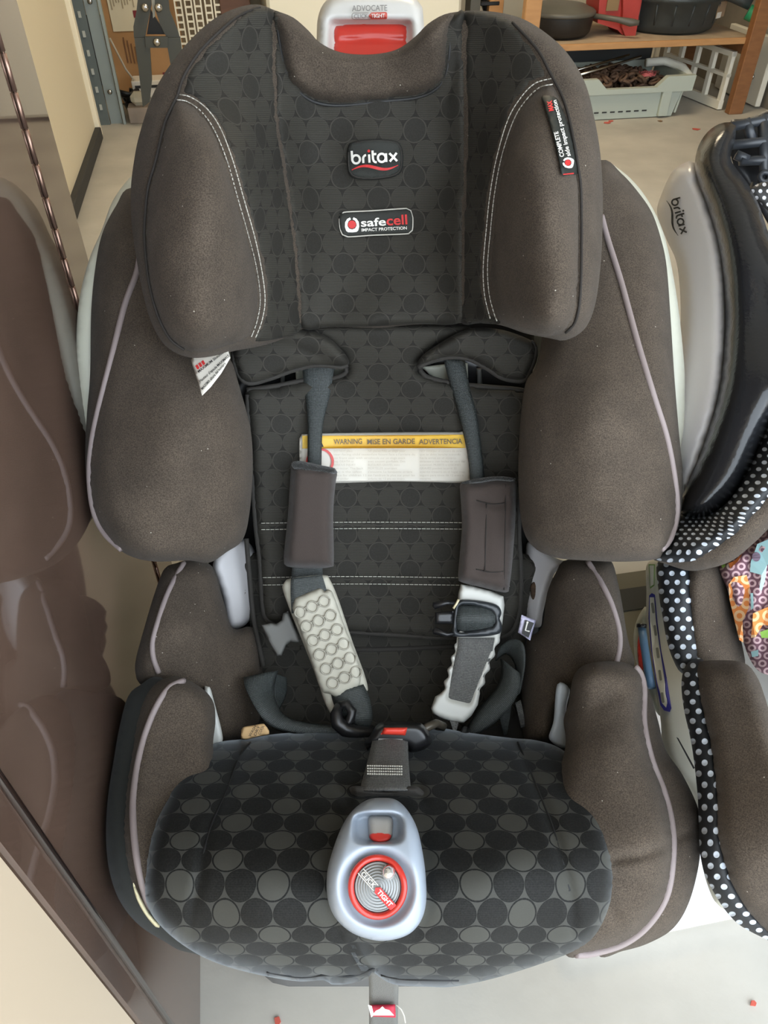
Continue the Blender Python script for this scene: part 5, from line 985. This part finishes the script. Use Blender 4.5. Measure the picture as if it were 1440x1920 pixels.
sp_, ssp = pad('side_shell', [(1215, 1055), (1260, 1055), (1280, 1150), (1310, 1300), (1330, 1450), (1345, 1600), (1370, 1700), (1340, 1690), (1316, 1620), (1309, 1530), (1296, 1490), (1262, 1440), (1243, 1400), (1238, 1345), (1225, 1260), (1213, 1180), (1212, 1110)], Dw, wpl, nb, rw=8, bulge=.008, thick=.06, label='cream white side shell')
lp, slp = pad('latch_housing', [(1213, 1138), (1200, 1150), (1190, 1176), (1188, 1205), (1192, 1240), (1205, 1280), (1222, 1320), (1240, 1340), (1236, 1260), (1222, 1180)], off(Dw, .012), mat('latch_housing_grey', (.40, .41, .33), .4), nb, rw=10, bulge=.01, thick=.03, step=5)
pad('red_label', [(1201, 1186), (1196, 1200), (1195, 1225), (1198, 1250), (1204, 1262), (1207, 1230)], off(Dw, -.004), red, lp, rw=2, bulge=.001, thick=.002, step=4, sm=0, label='red label')
tube3('blue_lever', [P(1203, 1174, .93), P(1208, 1210, .92), (P(1214, 1250, .905)), P(1222, 1290, .89)], .0045, mat('lever_blue', (.13, .24, .38), .35), lp, n=8, label='blue lever with black tip')
tube3('lever_tip', [P(1203, 1170, .93), P(1203, 1177, .929)], .0055, blk, lp, n=8)
ins_l = [(1217, 1117), (1222, 1112), (1228, 1115), (1233, 1170), (1240, 1220), (1250, 1270), (1259, 1328), (1256, 1335), (1245, 1332), (1238, 1322), (1230, 1280), (1221, 1220), (1216, 1160)]
shapes_on([(ins_l, mat('label_blue', (.03, .03, .22), .5)), ([(1218.5, 1120), (1226.5, 1120), (1231, 1172), (1238, 1222), (1246, 1275), (1251, 1318), (1249, 1327), (1241, 1318), (1232, 1278), (1223, 1220), (1218.5, 1160)], wpl)]+[(rrect(1224+(k*4.6), 1140+k*42, 5, 20, 2, -8), mat('faint_grey', (.2, .2, .16), .7)) for k in range(5)]+[([(1216, 1058), (1228, 1058), (1227, 1098), (1219, 1104)], mat('label_green', (.16, .28, .06), .5)), ([(1217.5, 1060), (1226, 1060), (1225.5, 1096), (1219.5, 1100)], wpl)], Dw, nb, off=.011, name='instruction_label', label='blue framed instruction label')
pad('base_slot', [(1268, 1382), (1272, 1384), (1303, 1440), (1300, 1442)], off(Dw, -.012), blkprint, nb, rw=2, bulge=.001, thick=.002, sharp=True, step=4, sm=0)
loft('base', [rr3(.62, .66, .36, .40, .06, .0315), rr3(.62, .65, .36, .40, .06, .10), rr3(.62, .58, .36, .34, .06, .30), rr3(.62, .57, .34, .30, .06, .38)], mat('base_white', (.78, .80, .84), .35), nb)
loft('seat_core', [rr3(.62, .56, .32, .28, .06, .38), rr3(.62, .66, .30, .16, .05, .60), rr3(.62, .78, .26, .10, .04, .84)], blk, nb)
# patterned blanket
plum = ringcloth_mat('plum_rings', (.16, .075, .10), (.58, .40, .42)); org = ringcloth_mat('orange_stars', (.72, .24, .06), (.80, .52, .28), .016); ltb = mat('print_blue', (.38, .62, .64), .9); grn = mat('print_green', (.30, .55, .10), .9)
bl_ = thing('blanket', P(1420, 1160, .86), 'folded plum blanket with orange and pale blue animal print', 'blanket')
Dbl = TPS([(1350, 1062, .80), (1440, 1000, .79), (1400, 1240, .80), (1440, 1260, .79), (1500, 1150, .76)])
cl, scl = pad('cloth', [(1349, 1064), (1370, 1045), (1411, 1020), (1440, 994), (1500, 970), (1520, 1100), (1510, 1280), (1450, 1268), (1420, 1256), (1400, 1222), (1385, 1170), (1366, 1110)], Dbl, plum, bl_, rw=16, bulge=.02, thick=.04, uvx=1400, creases=[([(1408, 1020), (1405, 1090), (1395, 1160), (1412, 1230)], 6, .010), ([(1440, 1080), (1430, 1180), (1425, 1250)], 7, .008)])
wrap = lambda o, m: (o, m)
def cut_uv(o): pass
pp = [([(1366, 1096), (1376, 1082), (1400, 1078), (1406, 1100), (1404, 1140), (1392, 1165), (1394, 1205), (1386, 1200), (1374, 1150), (1368, 1125)], org), ([(1413, 1040), (1420, 1020), (1448, 1008), (1460, 1040), (1438, 1060), (1434, 1090), (1428, 1108), (1424, 1104), (1428, 1078), (1406, 1072), (1408, 1052)], ltb), (circ(1418, 1044, 8, 9, 16), mat('print_mauve', (.36, .28, .38), .9)),
      ([(1412, 1150), (1440, 1138), (1470, 1140), (1470, 1175), (1430, 1172), (1416, 1195), (1408, 1196), (1411, 1165)], org), ([(1366, 1056), (1376, 1052), (1392, 1038), (1384, 1052), (1369, 1066)], mat('print_orange', (.72, .20, .04), .9)), ([(1425, 1185), (1440, 1180), (1470, 1182), (1470, 1196), (1428, 1196)], grn), ([(1352, 1058), (1360, 1054), (1360, 1062), (1354, 1066)], grn), ([(1407, 1112), (1412, 1112), (1413, 1140), (1408, 1144)], ltb), ([(1408, 1222), (1422, 1218), (1422, 1230), (1410, 1232)], ltb)]
V, Fc, mi, ms, uvs = [], [], [], [], []
for k, (o, m) in enumerate(pp):
    vs, es, fs, *_ = delaunay_2d_cdt([Vector(p) for p in o], [(i, (i+1) % len(o)) for i in range(len(o))], [], 1, 1e-5); q = np.array([tuple(v) for v in vs]); b0 = len(V); d = scl(q[:, 0], q[:, 1])-.004-.0005*k
    V += [P(a, b, e) for (a, b), e in zip(q, d)]; uvs += [(a*.0006, -b*.0006) for a, b in q]
    if m not in ms: ms.append(m)
    for f in fs: Fc.append(tuple(b0+i for i in f)); mi.append(ms.index(m))
link('animal_print', mesh('animal_print', V, Fc, ms, mi, uvs), cl, smooth=False, label='orange and pale blue printed shapes')
# shade on the floor between the seats, put in as thin dark sheets
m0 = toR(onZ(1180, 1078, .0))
shd_ = thing('floor_shade', RM(m0.x+.1, m0.y-.15, 0), 'dark olive painted shade on the floor between the two car seats', 'floor shade')
box('shade_body', (m0.x+.10, m0.y-.125, .004), (.62, .25, .007), mat('shade_olive', (.11, .10, .07), .9), shd_, bev=0)
box('shade_stripe', (m0.x+.10, m0.y-.065, .0085), (.60, .05, .003), mat('shade_dark', (.03, .03, .026), .9), shd_, bev=0)

# the far half of the second seat, outside the photograph but part of the same seat
loft('back_shell', [rr3(.62, .72, .48, .06, .03, .40), rr3(.62, .82, .48, .06, .03, .60), rr3(.62, .86, .44, .06, .03, .68)], blk, nb)
loft('seat_cushion', [rr3(.62, .44, .34, .32, .06, .37), rr3(.62, .43, .43, .36, .07, .41), rr3(.62, .43, .41, .34, .07, .45), rr3(.62, .44, .28, .26, .07, .465)], neo, nb)
XC = .62
for o in [o for o in nb.children if o.name.split('.')[0] in ('side_wing', 'headrest_rim', 'headrest_frame', 'frame_rib', 'headrest_lower_pad', 'headrest_polka_band', 'torso_pad', 'torso_polka_side', 'seat_bolster', 'bolster_polka_side', 'side_shell')]:
    me = o.data.copy(); n = len(me.vertices); co = np.empty(n*3, dtype=np.float32); me.vertices.foreach_get('co', co); co = co.reshape(-1, 3); co[:, 0] = 2*XC-co[:, 0]; me.vertices.foreach_set('co', co.ravel()); me.flip_normals(); me.update()
    m_ = bpy.data.objects.new(o.name.split('.')[0], me); col.objects.link(m_); m_.parent = nb; m_.matrix_parent_inverse = o.matrix_parent_inverse.copy()
